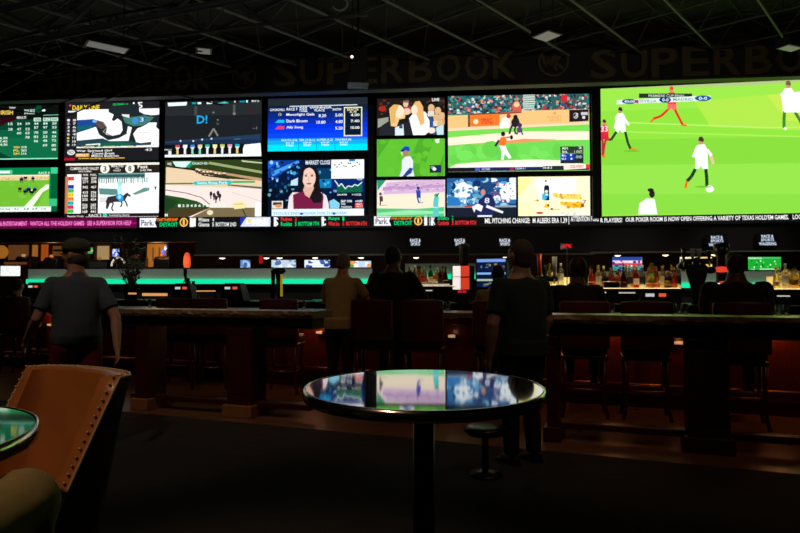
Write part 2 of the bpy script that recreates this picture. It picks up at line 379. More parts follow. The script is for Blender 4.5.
def d4(p):
    p.rect(60, 155, 165, 230, (34, 28, 24)); p.g(60, 155, 7.105)
    p.rect(38, 52, 710, 72, (245, 240, 225)); p.rect(38, 72, 710, 130, (38, 32, 28))
    p.text('CUMBERLAND VALLEY', 70, 84, 275, 104, (235, 232, 220)); p.text('RACE NUMBER', 130, 108, 222, 120, (225, 220, 210))
    for x, t in ((317, '3'), (495, '8')): p.ell(x, 98, 33, 33, (248, 244, 232), n=24); p.text(t, x - 12, 78, x + 12, 118, (24, 20, 18))
    p.text('MINUTES', 362, 72, 450, 88, (235, 232, 220)); p.text('TO', 392, 92, 418, 102, (235, 232, 220)); p.text('POST', 380, 105, 432, 118, (235, 232, 220)); p.text('Fast', 550, 72, 622, 98, (245, 240, 230)); p.text('6:45 PM', 568, 104, 648, 118, (235, 230, 220))
    p.rect(50, 135, 152, 415, (250, 250, 250)); p.rect(38, 150, 58, 415, (200, 120, 80))
    for i, c in enumerate(((235, 60, 60), (250, 250, 250), (40, 60, 190), (60, 200, 90), (240, 200, 40), (250, 140, 50), (0, 190, 190), (220, 50, 110), (60, 200, 70))):
        y = 152 + i * 29; p.rect(58, y, 100, y + 27, c); p.rect(66, y + 8, 72, y + 16, (30, 30, 40), False); p.rect(88, y + 8, 94, y + 16, (30, 30, 40), False)
    p.rect(152, 132, 275, 418, (30, 24, 22)); p.text('ODDS  WIN   POOL', 105, 133, 262, 149, (230, 225, 215))
    for i, y in enumerate((156, 180, 218, 256, 280, 306, 345, 366, 392)):
        p.text('%d%d%d' % (1 + i % 4, (i * 7) % 10, i), 162, y, 200, y + 19, (240, 238, 230)); p.text('%d%d%d' % (2 + i % 3, (i * 3) % 10, 9 - i), 222, y, 260, y + 19, (240, 238, 230))
    p.rect(275, 130, 708, 415, (248, 252, 250)); p.rect(275, 130, 605, 170, (110, 160, 158)); p.rect(275, 140, 605, 160, (52, 80, 84))
    for i in range(22): p.rect(280 + i * 16, 158 + (i % 3) * 5, 287 + i * 16, 196 + (i % 4) * 3, random.choice([(60, 80, 84), (120, 160, 160), (200, 220, 215), (90, 120, 120)]), i == 0)
    p.poly([(280, 236), (410, 244), (415, 280), (380, 286), (285, 280)], (86, 140, 134)); p.poly([(515, 280), (600, 236), (640, 238), (635, 256), (540, 286)], (96, 146, 138)); p.rect(285, 300, 350, 336, (215, 220, 214))
    p.line([(290, 225), (660, 235)], 3, (205, 215, 215))
    hc = (52, 46, 50)
    p.poly([(330, 330), (345, 298), (400, 288), (455, 290), (480, 268), (510, 292), (500, 300), (485, 292), (465, 325), (440, 335), (390, 335), (360, 345), (345, 380), (330, 375), (334, 350)], hc)
    for q in ([(365, 330), (385, 345), (372, 380), (385, 400)], [(345, 330), (350, 360), (338, 385)], [(440, 325), (446, 350), (436, 372)], [(460, 318), (478, 345), (484, 368)]): p.line(q, 10, hc)
    p.poly([(400, 285), (425, 270), (455, 290), (455, 325), (430, 332), (405, 310)], (40, 150, 220)); p.ell(428, 300, 12, 14, (150, 230, 250)); p.poly([(415, 285), (412, 225), (430, 205), (445, 225), (448, 275)], (190, 235, 235)); p.ell(428, 205, 16, 16, (150, 225, 220))
    p.poly([(672, 228), (690, 228), (682, 258)], (70, 84, 84)); p.rect(38, 415, 710, 450, (30, 26, 24)); p.text('RACE 3', 212, 420, 300, 438, (240, 236, 226)); p.rect(312, 418, 342, 440, (60, 210, 170)); p.text('Powered by Quartz', 355, 422, 500, 436, (225, 235, 228)); p.text('Results Week', 62, 428, 178, 442, (225, 222, 210)); p.rect(190, 438, 705, 444, (225, 225, 215))
def d5(p):
    p.rect(160, 95, 268, 162, (30, 32, 34)); p.g(160, 95, 7.41)
    p.poly([(40, 80), (750, 60), (750, 150), (40, 150)], (38, 42, 44)); p.rect(40, 150, 750, 300, (28, 31, 35)); p.poly([(40, 340), (750, 295), (750, 365), (40, 372)], (34, 58, 88)); p.poly([(40, 355), (500, 330), (750, 335), (750, 365), (40, 372)], (26, 44, 70))
    p.poly([(55, 52), (200, 48), (195, 74), (60, 78)], (235, 250, 250)); p.rect(235, 52, 268, 66, (0, 150, 170)); p.rect(278, 52, 305, 66, (235, 250, 250)); p.rect(345, 50, 388, 66, (210, 245, 245)); p.poly([(420, 64), (480, 50), (512, 64)], (90, 190, 190)); p.rect(552, 46, 560, 60, (220, 245, 245)); p.rect(590, 46, 632, 58, (0, 140, 160)); p.rect(640, 44, 652, 60, (220, 245, 245)); p.text('MTP 12', 682, 42, 735, 58, (235, 250, 250))
    p.rect(255, 80, 275, 150, (66, 72, 70)); p.rect(542, 75, 560, 145, (78, 84, 80)); p.ell(552, 142, 12, 10, (120, 120, 112))
    p.text('D!', 274, 150, 352, 212, (20, 170, 235)); p.line([(400, 250), (365, 308)], 13, (130, 130, 122)); p.line([(400, 250), (432, 305)], 13, (126, 126, 120)); p.ell(397, 130, 8, 6, (100, 130, 110)); p.ell(430, 215, 12, 12, (52, 70, 62)); p.ell(430, 186, 7, 7, (90, 120, 110)); p.ell(675, 125, 14, 16, (70, 26, 32))
    for x, y in ((155, 338), (250, 340), (315, 330), (385, 325)): p.ell(x, y, 7, 7, (200, 225, 240))
    p.line([(552, 332), (600, 328)], 6, (70, 110, 150)); p.text('~1', 690, 240, 722, 262, (120, 110, 140))
    p.rect(40, 365, 625, 448, (16, 18, 22)); p.poly([(630, 372), (750, 362), (758, 450), (620, 450), (620, 400)], (250, 252, 252)); p.rect(40, 440, 758, 466, (240, 246, 246))
    for i, c in enumerate(((215, 60, 70), (240, 240, 245), (50, 130, 220), (230, 200, 150), (30, 190, 150), (240, 240, 150), (190, 200, 90), (230, 140, 170), (0, 190, 200))):
        x = 118 + i * 55.5; p.rect(x, 368, x + 33, 386, c); p.poly([(x, 386), (x + 33, 386), (x + 17, 410)], (235, 235, 235)); p.rect(x + 8, 400, x + 24, 438, random.choice([(235, 235, 235), (120, 220, 190), (230, 200, 120)]))
    p.text('PIMLICO', 40, 398, 92, 408, (225, 240, 240)); p.rect(68, 412, 90, 440, (230, 240, 240))
def d6(p):
    p.rect(160, 155, 268, 232, (46, 62, 26)); p.g(160, 155, 6.93)
    p.poly([(40, 80), (220, 105), (450, 165), (705, 180), (705, 240), (40, 215)], (232, 205, 170)); p.poly([(340, 45), (705, 115), (705, 132), (330, 62)], (150, 165, 110)); p.poly([(560, 38), (705, 55), (705, 64), (570, 50)], (190, 200, 160)); p.poly([(250, 90), (705, 165), (705, 185), (240, 100)], (190, 150, 110))
    p.poly([(85, 42), (215, 42), (180, 84), (110, 80)], (210, 245, 235)); p.poly([(215, 42), (240, 42), (205, 88), (178, 82)], (20, 150, 110)); p.text('CHURCH RD', 222, 48, 328, 66, (215, 240, 215)); p.text('WJ', 48, 50, 76, 72, (240, 240, 240)); p.line([(90, 78), (240, 100), (300, 140), (480, 165)], 8, (24, 24, 20))
    for x, y in ((255, 100), (272, 108), (302, 118), (328, 120), (352, 118), (385, 128), (412, 132), (445, 130)): p.ell(x, y, 9, 8, (236, 225, 205)); p.rect(x - 6, y + 2, x + 3, y + 24, (56, 36, 24)); p.ell(x, y + 10, 14, 7, (70, 46, 32))
    p.poly([(40, 205), (230, 215), (705, 238), (705, 430), (40, 430)], (244, 226, 220)); p.poly([(470, 205), (705, 225), (705, 240), (470, 214)], (96, 96, 86)); p.rect(40, 192, 230, 202, (0, 130, 70)); p.rect(470, 183, 660, 196, (30, 170, 100))
    p.poly([(220, 196), (250, 182), (480, 178), (515, 188), (490, 204), (250, 208)], (40, 190, 190)); p.text('Santa Rosa Park', 258, 184, 470, 202, (220, 250, 250))
    p.poly([(40, 275), (160, 295), (260, 320), (350, 365), (40, 430)], (36, 78, 34)); p.poly([(40, 290), (130, 320), (60, 400), (40, 380)], (26, 62, 32)); p.line([(40, 240), (180, 262), (290, 295), (350, 345)], 6, (130, 84, 100)); p.line([(500, 260), (705, 325)], 4, (220, 190, 190))
    p.poly([(70, 370), (350, 366), (200, 430), (40, 430)], (70, 60, 36)); p.poly([(350, 366), (660, 368), (660, 430), (230, 430)], (120, 106, 74)); p.line([(570, 366), (600, 430)], 10, (72, 64, 46)); p.line([(230, 428), (350, 368)], 5, (190, 160, 120)); p.rect(664, 330, 705, 430, (248, 244, 242))
    for x, y in ((356, 270), (378, 280), (405, 265), (418, 285), (392, 300)): p.ell(x, y, 10, 17, (42, 34, 44)); p.rect(x - 5, y, x + 3, y + 34, (52, 40, 46))
    for i in range(12): p.text('1234567'[i % 7], 130 + i * 28, 342, 148 + i * 28, 360, (240, 250, 235))
    p.poly([(500, 345), (530, 328), (580, 326), (605, 345), (590, 372), (520, 378)], (240, 226, 160)); p.line([(520, 344), (580, 342)], 4, (170, 150, 90)); p.ell(352, 400, 22, 18, (225, 220, 180)); p.text('M', 40, 405, 60, 425, (235, 240, 235))
def d7(p):
    p.rect(262, 90, 372, 160, (16, 34, 74)); p.g(262, 92, 7.27)
    cs = [(22, 30, 44), (14, 30, 66), (14, 36, 96), (12, 40, 130), (10, 44, 170), (8, 50, 215), (8, 58, 235), (10, 70, 240)]
    for i, c in enumerate(cs): p.rect(40, 46 + i * 36, 770, 46 + (i + 1) * 36, c)
    p.rect(40, 46, 770, 96, (34, 40, 46)); p.rect(40, 334, 770, 350, (20, 130, 235)); p.rect(40, 350, 770, 380, (20, 170, 240)); p.rect(40, 380, 770, 432, (0, 225, 245)); p.line([(200, 102), (695, 98)], 7, (200, 215, 230))
    p.text('CHURCHILL', 58, 116, 168, 134, (235, 240, 250)); p.text('RACE 7', 180, 112, 260, 132, (235, 240, 250)); p.text('PURSE', 275, 106, 330, 145, (225, 235, 250)); p.text('WINNER', 345, 106, 510, 122, (235, 240, 250)); p.text('PLACE', 385, 124, 458, 142, (235, 240, 250)); p.text('SHOW', 515, 120, 580, 138, (235, 240, 250))
    p.text('Moonlight Gala', 178, 152, 384, 176, (245, 248, 255)); p.text('Dark Bloom', 178, 198, 332, 220, (245, 248, 255)); p.text('Ally Song', 178, 245, 300, 268, (245, 248, 255))
    p.ell(131, 160, 11, 11, (240, 220, 120)); p.poly([(95, 220), (120, 198), (165, 200), (162, 222)], (20, 190, 230)); p.poly([(95, 266), (120, 244), (165, 246), (162, 268)], (230, 60, 90)); p.text('1', 124, 152, 136, 168, (40, 40, 40))
    for x, y, t in ((414, 163, '8.20'), (535, 160, '5.00'), (398, 210, '10.80'), (535, 208, '4.80'), (535, 255, '5.20')): p.text(t, x, y, x + 66 if len(t) > 4 else x + 55, y + 22, (240, 245, 255))
    p.rect(598, 114, 732, 326, (235, 235, 170)); p.rect(606, 122, 724, 318, (10, 24, 50)); p.text('EXACTA', 622, 124, 706, 142, (245, 240, 190)); p.text('6-8', 640, 144, 690, 156, (245, 240, 190))
    for y, t in ((162, '4.00'), (206, '7.40'), (254, '10.00')): p.text(t, 648, y, 712, y + 20, (240, 245, 235))
    for x in (265, 397, 532): p.rect(x, 345, x + 5, 425, (20, 150, 220))
    for i, x in enumerate((145, 272, 402, 538)):
        p.text(('EXACTA (7-8)', 'TRI (7-8-1)', 'SUPER (1,2)', 'DOUBLE (4)')[i], x, 342, x + 115, 360, (220, 250, 255)); p.text('$%d.%d0' % (41 + 17 * i, i + 2), x + 30, 364, x + 90, 376, (225, 250, 255)); p.text('PAID', x + 34, 380, x + 88, 393, (225, 250, 255))
def d8(p):
    p.rect(262, 152, 372, 232, (8, 26, 60)); p.g(262, 152, 6.66)
    p.poly([(40, 50), (260, 50), (150, 130), (40, 200)], (14, 60, 150)); p.poly([(60, 130), (240, 55), (250, 68), (70, 160)], (70, 150, 230)); p.poly([(40, 60), (120, 55), (40, 110)], (20, 100, 230)); p.rect(360, 110, 470, 175, (10, 56, 92)); p.rect(375, 180, 470, 240, (12, 120, 180)); p.rect(40, 240, 260, 420, (8, 18, 36))
    blobs(p, 45, 60, 250, 200, 34, [(20, 90, 190), (60, 160, 220), (10, 40, 110), (160, 210, 240), (6, 20, 60)], 15)
    blobs(p, 45, 210, 235, 370, 26, [(10, 50, 100), (30, 110, 130), (6, 20, 40), (90, 160, 180)], 13); blobs(p, 370, 90, 465, 370, 22, [(20, 110, 170), (80, 180, 210), (8, 40, 80)], 13)
    p.poly([(195, 190), (240, 170), (238, 222), (190, 222)], (190, 225, 235)); p.text('MARKET CLOSE', 290, 56, 455, 84, (225, 235, 245)); p.rect(462, 48, 680, 180, (250, 252, 252)); p.rect(580, 48, 620, 66, (40, 130, 220))
    for i in range(12): p.ell(485 + i * 15, 88 + 14 * math.sin(i * 1.7), 6, 5, (90, 100, 110))
    p.rect(462, 180, 680, 300, (10, 40, 110)); p.poly([(500, 300), (500, 225), (530, 215), (556, 250), (600, 222), (640, 225), (668, 205), (668, 272), (500, 272)], (16, 96, 70)); p.line([(485, 192), (500, 210), (512, 232), (530, 212), (556, 248), (575, 228), (600, 236), (618, 220), (640, 228), (668, 204)], 6, (220, 245, 240)); p.text('+235', 632, 178, 668, 192, (220, 240, 250)); p.text('12', 480, 255, 498, 268, (220, 240, 250))
    p.rect(462, 272, 680, 380, (8, 20, 44)); p.text('26,430', 502, 280, 566, 294, (235, 240, 245)); p.text('+110.32', 600, 280, 662, 294, (235, 240, 245)); p.text('S&P 500', 525, 322, 600, 338, (235, 240, 245)); p.text('+0.83', 622, 322, 670, 338, (230, 240, 245)); p.rect(620, 342, 674, 376, (215, 40, 50)); p.text('2940.2', 625, 346, 670, 357, (250, 230, 230)); p.text('-30.11', 625, 360, 670, 371, (250, 230, 230)); p.text('NASDAQ', 530, 362, 600, 376, (235, 240, 245)); p.text('DOW', 530, 342, 558, 356, (235, 240, 245)); p.poly([(450, 330), (480, 315), (520, 345), (515, 378), (455, 378)], (130, 205, 230))
    # presenter
    p.poly([(250, 200), (246, 130), (275, 100), (320, 92), (362, 108), (382, 160), (388, 240), (410, 290), (400, 340), (330, 345), (262, 300)], (24, 20, 24))
    p.poly([(172, 390), (182, 300), (205, 268), (270, 270), (395, 270), (428, 290), (446, 345), (450, 390)], (232, 222, 226)); p.poly([(212, 385), (208, 285), (240, 272), (285, 262), (340, 262), (405, 275), (412, 300), (405, 385)], (118, 28, 66))
    p.poly([(275, 255), (285, 225), (345, 225), (350, 262), (318, 306), (290, 290)], (222, 176, 158)); p.ell(314, 172, 45, 66, (238, 200, 184), n=20)
    p.poly([(262, 200), (262, 130), (300, 100), (280, 130), (274, 180), (270, 215)], (24, 20, 24)); p.poly([(356, 125), (372, 170), (372, 240), (404, 290), (396, 338), (345, 330), (320, 300), (345, 250), (360, 200)], (24, 20, 24))
    for x in (294, 334): p.ell(x, 160, 9, 5, (60, 40, 44)); p.line([(x - 11, 148), (x + 11, 148)], 3, (80, 56, 54))
    p.line([(314, 165), (308, 192), (318, 194)], 4, (206, 158, 146)); p.ell(314, 212, 17, 6, (176, 62, 76)); p.poly([(320, 300), (345, 285), (390, 300), (392, 338), (345, 342)], (26, 22, 28))
    p.rect(68, 325, 142, 376, (226, 218, 208)); p.rect(76, 334, 134, 352, (60, 50, 60)); p.ell(112, 358, 22, 12, (210, 150, 100)); p.rect(68, 380, 680, 426, (225, 242, 250)); p.rect(585, 382, 678, 424, (252, 250, 252)); p.text('STOCKS END HIGHER FOR THE WEEK', 80, 400, 570, 418, (120, 180, 210)); p.ell(265, 412, 12, 8, (40, 90, 190)); p.ell(482, 412, 12, 8, (40, 90, 190)); p.rect(40, 415, 66, 430, (8, 20, 40))
def d9(p):
    p.rect(372, 92, 450, 180, (30, 26, 24)); p.g(372, 92, 6.05)
    crowd(p, 35, 40, 435, 130, 60, [(46, 38, 34), (70, 56, 48), (20, 18, 18), (96, 40, 30)], 24, 16); p.poly([(35, 160), (100, 150), (100, 185), (35, 215)], (150, 155, 140)); p.ell(62, 98, 22, 17, (170, 40, 30)); p.text('LIVE', 365, 40, 408, 58, (250, 250, 245)); p.ell(205, 72, 16, 20, (225, 190, 165)); p.rect(188, 90, 240, 130, (190, 60, 60)); p.ell(212, 118, 24, 20, (226, 200, 180)); p.rect(190, 52, 224, 64, (120, 110, 90))
    p.poly([(40, 265), (60, 200), (110, 170), (165, 190), (245, 175), (240, 265)], (34, 38, 44)); p.poly([(140, 265), (140, 215), (190, 195), (195, 265)], (215, 232, 240)); p.rect(165, 200, 186, 220, (60, 70, 110)); p.poly([(105, 100), (130, 76), (175, 80), (205, 120), (200, 160), (165, 165), (150, 210), (115, 205)], (238, 196, 130)); p.ell(165, 118, 30, 38, (250, 224, 200)); p.poly([(110, 100), (135, 74), (165, 78), (145, 120), (140, 180), (118, 190)], (226, 176, 96))
    p.poly([(225, 160), (250, 130), (320, 120), (350, 150), (350, 240), (320, 265), (250, 262)], (248, 246, 246)); p.poly([(245, 90), (262, 60), (290, 56), (310, 90), (320, 190), (295, 205), (272, 140), (250, 130)], (232, 180, 110)); p.ell(258, 110, 20, 30, (250, 224, 196)); p.poly([(330, 140), (362, 150), (385, 210), (388, 262), (350, 255), (352, 180)], (50, 80, 130))
    for x, y in ((360, 100), (400, 118), (392, 160), (425, 150), (415, 195)): p.ell(x, y, 20, 24, (220, 180, 130)); p.rect(x - 20, y + 18, x + 18, y + 50, random.choice([(200, 160, 110), (120, 90, 60), (225, 215, 200)]))
    p.poly([(388, 220), (435, 200), (435, 262), (395, 262)], (190, 225, 235)); p.ell(362, 235, 24, 18, (245, 225, 210))
def d10(p):
    p.rect(372, 130, 450, 180, (96, 190, 50)); p.g(372, 92, 6.05)
    for q in ([(35, 285), (110, 285), (35, 400)], [(180, 515), (285, 285), (375, 285), (300, 515)], [(375, 515), (435, 380), (435, 515)]): p.poly(q, (78, 168, 42))
    blobs(p, 60, 300, 420, 500, 22, [(99, 193, 52), (93, 187, 49)], 34); p.poly([(380, 290), (410, 285), (408, 310), (390, 312)], (225, 240, 215))
    p.poly([(165, 515), (180, 470), (182, 410), (205, 388), (235, 390), (250, 420), (248, 470), (258, 515)], (226, 232, 240)); p.poly([(228, 458), (248, 462), (240, 490), (205, 515), (185, 510)], (30, 70, 150)); p.poly([(176, 350), (200, 328), (226, 332), (230, 356), (205, 362)], (20, 70, 190)); p.ell(204, 372, 17, 20, (176, 128, 100)); p.poly([(174, 350), (196, 346), (196, 360), (176, 360)], (16, 50, 150)); p.poly([(174, 362), (186, 365), (184, 390)], (235, 220, 190))
    p.rect(350, 444, 420, 490, (28, 50, 40)); p.text('CHI', 356, 450, 378, 464, (220, 240, 230)); p.ell(378, 468, 12, 10, (240, 240, 255)); p.rect(392, 450, 414, 484, (30, 40, 110))
def d11(p):
    p.rect(372, 175, 450, 220, (240, 224, 222)); p.g(372, 172, 5.405)
    p.poly([(28, 40), (75, 40), (30, 100)], (40, 150, 110)); p.poly([(80, 55), (240, 45), (390, 40), (390, 110), (60, 120)], (214, 180, 214)); p.poly([(60, 80), (390, 70), (390, 84), (55, 100)], (190, 150, 196))
    crowd(p, 80, 60, 385, 100, 60, [(200, 166, 206), (226, 200, 226), (176, 140, 186)], 16, 8); p.poly([(28, 130), (390, 118), (390, 190), (28, 195)], (250, 232, 205)); p.poly([(28, 195), (240, 200), (390, 190), (390, 243), (28, 243)], (80, 200, 120)); p.poly([(28, 220), (200, 206), (390, 214), (390, 226), (28, 236)], (150, 228, 170))
    p.poly([(238, 100), (262, 98), (264, 140), (242, 142)], (40, 70, 180)); p.ell(250, 88, 9, 10, (60, 60, 120)); p.line([(246, 140), (254, 168)], 8, (60, 70, 150)); p.line([(262, 140), (262, 165)], 7, (200, 200, 220)); p.line([(254, 168), (278, 165)], 3, (130, 100, 90))
    p.poly([(40, 130), (58, 128), (60, 158), (42, 158)], (84, 50, 60)); p.ell(46, 118, 7, 9, (80, 60, 60)); p.line([(46, 158), (44, 180)], 7, (60, 50, 60)); p.line([(44, 180), (84, 178)], 3, (160, 130, 110)); p.poly([(335, 140), (350, 128), (362, 140), (358, 180), (362, 243), (330, 243), (330, 180)], (90, 200, 200)); p.ell(348, 128, 12, 10, (40, 170, 120)); p.line([(350, 130), (362, 115)], 5, (30, 60, 90)); p.line([(330, 190), (355, 195)], 4, (230, 250, 250))
def d12(p):
    p.rect(440, 90, 595, 175, (150, 205, 90)); p.g(445, 90, 5.333)
    p.rect(10, 20, 775, 128, (46, 96, 96)); crowd(p, 12, 24, 765, 118, 620, [(26, 120, 116), (20, 60, 70), (60, 150, 150), (210, 220, 220), (200, 60, 60), (230, 150, 120), (40, 70, 130), (14, 40, 48), (120, 170, 160), (90, 40, 44)], 15, 14)
    p.poly([(420, 22), (482, 20), (478, 105), (420, 112)], (200, 215, 205))
    for i in range(7): p.line([(422, 34 + i * 12), (480, 32 + i * 12)], 4, (80, 120, 110), i == 0)
    p.poly([(360, 80), (385, 45), (408, 90), (408, 112), (362, 112)], (220, 90, 80)); p.ell(384, 78, 16, 14, (235, 205, 150)); p.rect(625, 30, 655, 70, (215, 40, 50))
    p.poly([(15, 135), (130, 130), (420, 112), (770, 108), (770, 180), (15, 200)], (246, 196, 128)); p.poly([(135, 128), (292, 124), (292, 188), (135, 192)], (240, 120, 44)); p.rect(123, 128, 134, 194, (90, 60, 50)); p.line([(135, 127), (300, 122)], 6, (90, 56, 60)); p.poly([(292, 120), (410, 114), (410, 124), (292, 130)], (160, 70, 60)); p.text('FIRST', 192, 150, 250, 164, (210, 40, 30)); p.text('STATES', 195, 166, 258, 180, (210, 40, 30)); p.ell(165, 166, 14, 14, (255, 230, 180))
    p.text('SUNSET', 545, 142, 625, 156, (236, 158, 86)); p.text('GRAIN', 555, 160, 620, 172, (236, 158, 86)); p.ell(588, 128, 8, 8, (236, 158, 86)); p.poly([(665, 112), (768, 110), (768, 172), (665, 176)], (36, 26, 34)); p.ell(700, 143, 13, 16, (200, 200, 205)); p.ell(697, 143, 9, 12, (36, 26, 34)); p.line([(690, 155), (712, 130)], 4, (220, 220, 225)); p.rect(728, 125, 765, 140, (200, 200, 210)); p.rect(735, 145, 750, 160, (220, 220, 225))
    p.poly([(15, 200), (770, 178), (770, 190), (15, 215)], (244, 214, 180)); p.poly([(15, 215), (770, 190), (770, 226), (400, 222), (15, 252)], (120, 220, 80)); p.poly([(15, 250), (400, 222), (770, 226), (770, 272), (400, 268), (15, 292)], (250, 236, 212)); p.poly([(180, 288), (420, 262), (600, 268), (420, 282)], (236, 150, 100)); p.poly([(15, 296), (400, 282), (770, 272), (770, 410), (15, 410)], (112, 216, 84))
    blobs(p, 30, 310, 750, 390, 16, [(120, 224, 92), (104, 206, 76)], 60); p.poly([(15, 415), (60, 392), (250, 378), (470, 372), (640, 380), (770, 405), (770, 425), (15, 425)], (250, 246, 220)); p.poly([(40, 415), (250, 392), (500, 388), (640, 400), (640, 425), (30, 425)], (255, 254, 240))
    p.poly([(300, 155), (330, 138), (350, 160), (345, 200), (330, 205), (300, 190)], (250, 232, 226)); p.ell(340, 140, 12, 12, (190, 60, 50)); p.poly([(290, 175), (325, 165), (345, 195), (320, 205), (295, 205)], (255, 250, 245))
    p.poly([(354, 168), (368, 148), (392, 150), (400, 176), (392, 196), (370, 200), (356, 190)], (40, 34, 42)); p.line([(360, 190), (350, 210), (344, 236)], 11, (54, 48, 58)); p.line([(378, 195), (372, 215), (378, 236)], 10, (54, 48, 58)); p.ell(377, 145, 12, 12, (30, 26, 32)); p.poly([(384, 205), (398, 196), (412, 204), (414, 226), (396, 230), (384, 220)], (96, 70, 110)); p.line([(390, 225), (382, 240)], 8, (70, 56, 90)); p.line([(408, 224), (416, 241)], 8, (70, 56, 90)); p.ell(400, 190, 12, 12, (60, 50, 90))
    p.poly([(285, 275), (300, 252), (320, 250), (330, 270), (322, 300), (290, 296)], (244, 120, 40)); p.ell(310, 235, 12, 13, (44, 26, 26)); p.line([(288, 268), (268, 300)], 12, (40, 40, 90)); p.line([(322, 255), (352, 252)], 8, (190, 120, 90)); p.ell(355, 254, 8, 12, (30, 24, 30)); p.poly([(288, 296), (322, 298), (336, 330), (355, 362), (340, 368), (318, 340), (312, 372), (298, 372), (302, 330)], (250, 246, 250))
    p.rect(615, 306, 738, 342, (44, 60, 44)); p.text('MIN', 625, 310, 655, 322, (225, 240, 225)); p.text('BAL', 625, 328, 655, 340, (225, 240, 225)); p.text('2', 712, 308, 730, 320, (235, 245, 235)); p.text('1 OUT', 690, 328, 732, 340, (225, 240, 225)); p.rect(615, 344, 690, 380, (22, 60, 170)); p.text('MIN 6', 622, 348, 645, 360, (240, 245, 255)); p.text('BAL 5', 622, 366, 645, 377, (240, 245, 255)); p.ell(672, 352, 5, 5, (240, 245, 255)); p.ell(674, 372, 5, 5, (240, 245, 255)); p.rect(690, 344, 738, 396, (36, 40, 40)); p.ell(705, 362, 9, 9, (130, 150, 150)); p.ell(722, 362, 9, 9, (130, 150, 150)); p.rect(615, 380, 690, 396, (36, 40, 40))
    p.rect(15, 412, 770, 432, (40, 34, 96)); p.rect(15, 415, 180, 434, (30, 26, 34)); p.rect(160, 415, 186, 432, (80, 90, 190)); p.text('SCORES', 195, 416, 240, 428, (200, 200, 240)); p.rect(345, 412, 365, 430, (170, 40, 70)); p.text('TEAM 4 1', 372, 414, 428, 426, (200, 210, 245)); p.rect(520, 408, 640, 430, (36, 48, 40)); p.text('10-8-3', 522, 410, 570, 424, (225, 235, 225)); p.poly([(632, 405), (750, 402), (750, 424), (632, 430)], (250, 232, 220)); p.rect(750, 402, 772, 424, (230, 50, 50)); p.text('DELIVERY', 668, 406, 740, 420, (220, 90, 60))
def d13(p):
    p.rect(440, 170, 520, 222, (40, 90, 150)); p.g(372, 172, 5.405)
    blobs(p, 402, 36, 780, 180, 110, [(46, 110, 170), (90, 160, 200), (230, 240, 245), (20, 50, 100), (150, 200, 225), (30, 80, 130)], 26)
    p.poly([(440, 100), (470, 60), (500, 52), (530, 80), (545, 110), (510, 140), (450, 130)], (240, 248, 250)); blobs(p, 430, 40, 580, 170, 26, [(60, 130, 190), (235, 244, 248), (120, 180, 215), (30, 80, 130)], 13); p.poly([(690, 100), (730, 60), (780, 45), (780, 150), (700, 150)], (236, 246, 250)); p.poly([(410, 130), (470, 140), (480, 180), (404, 182)], (40, 120, 190)); crowd(p, 640, 50, 780, 160, 40, [(40, 60, 100), (210, 60, 60), (250, 250, 250)], 12, 8)
    p.rect(402, 182, 780, 194, (140, 160, 180)); p.rect(402, 192, 780, 243, (26, 34, 48)); p.rect(500, 182, 540, 190, (200, 60, 60))
    p.poly([(580, 150), (620, 118), (650, 125), (668, 170), (655, 230), (600, 243), (560, 220), (570, 180)], (34, 40, 90)); p.poly([(582, 85), (600, 58), (640, 55), (660, 80), (655, 108), (610, 112)], (30, 70, 120)); p.poly([(570, 88), (600, 82), (600, 94), (575, 100)], (24, 50, 100)); p.ell(600, 110, 13, 17, (200, 140, 120)); p.poly([(540, 190), (570, 170), (600, 185), (590, 215), (560, 200), (552, 220)], (240, 240, 246)); p.poly([(620, 178), (710, 215), (705, 226), (615, 192)], (236, 236, 240)); p.rect(570, 234, 648, 243, (235, 240, 245)); p.text('8', 608, 140, 635, 170, (220, 225, 245))
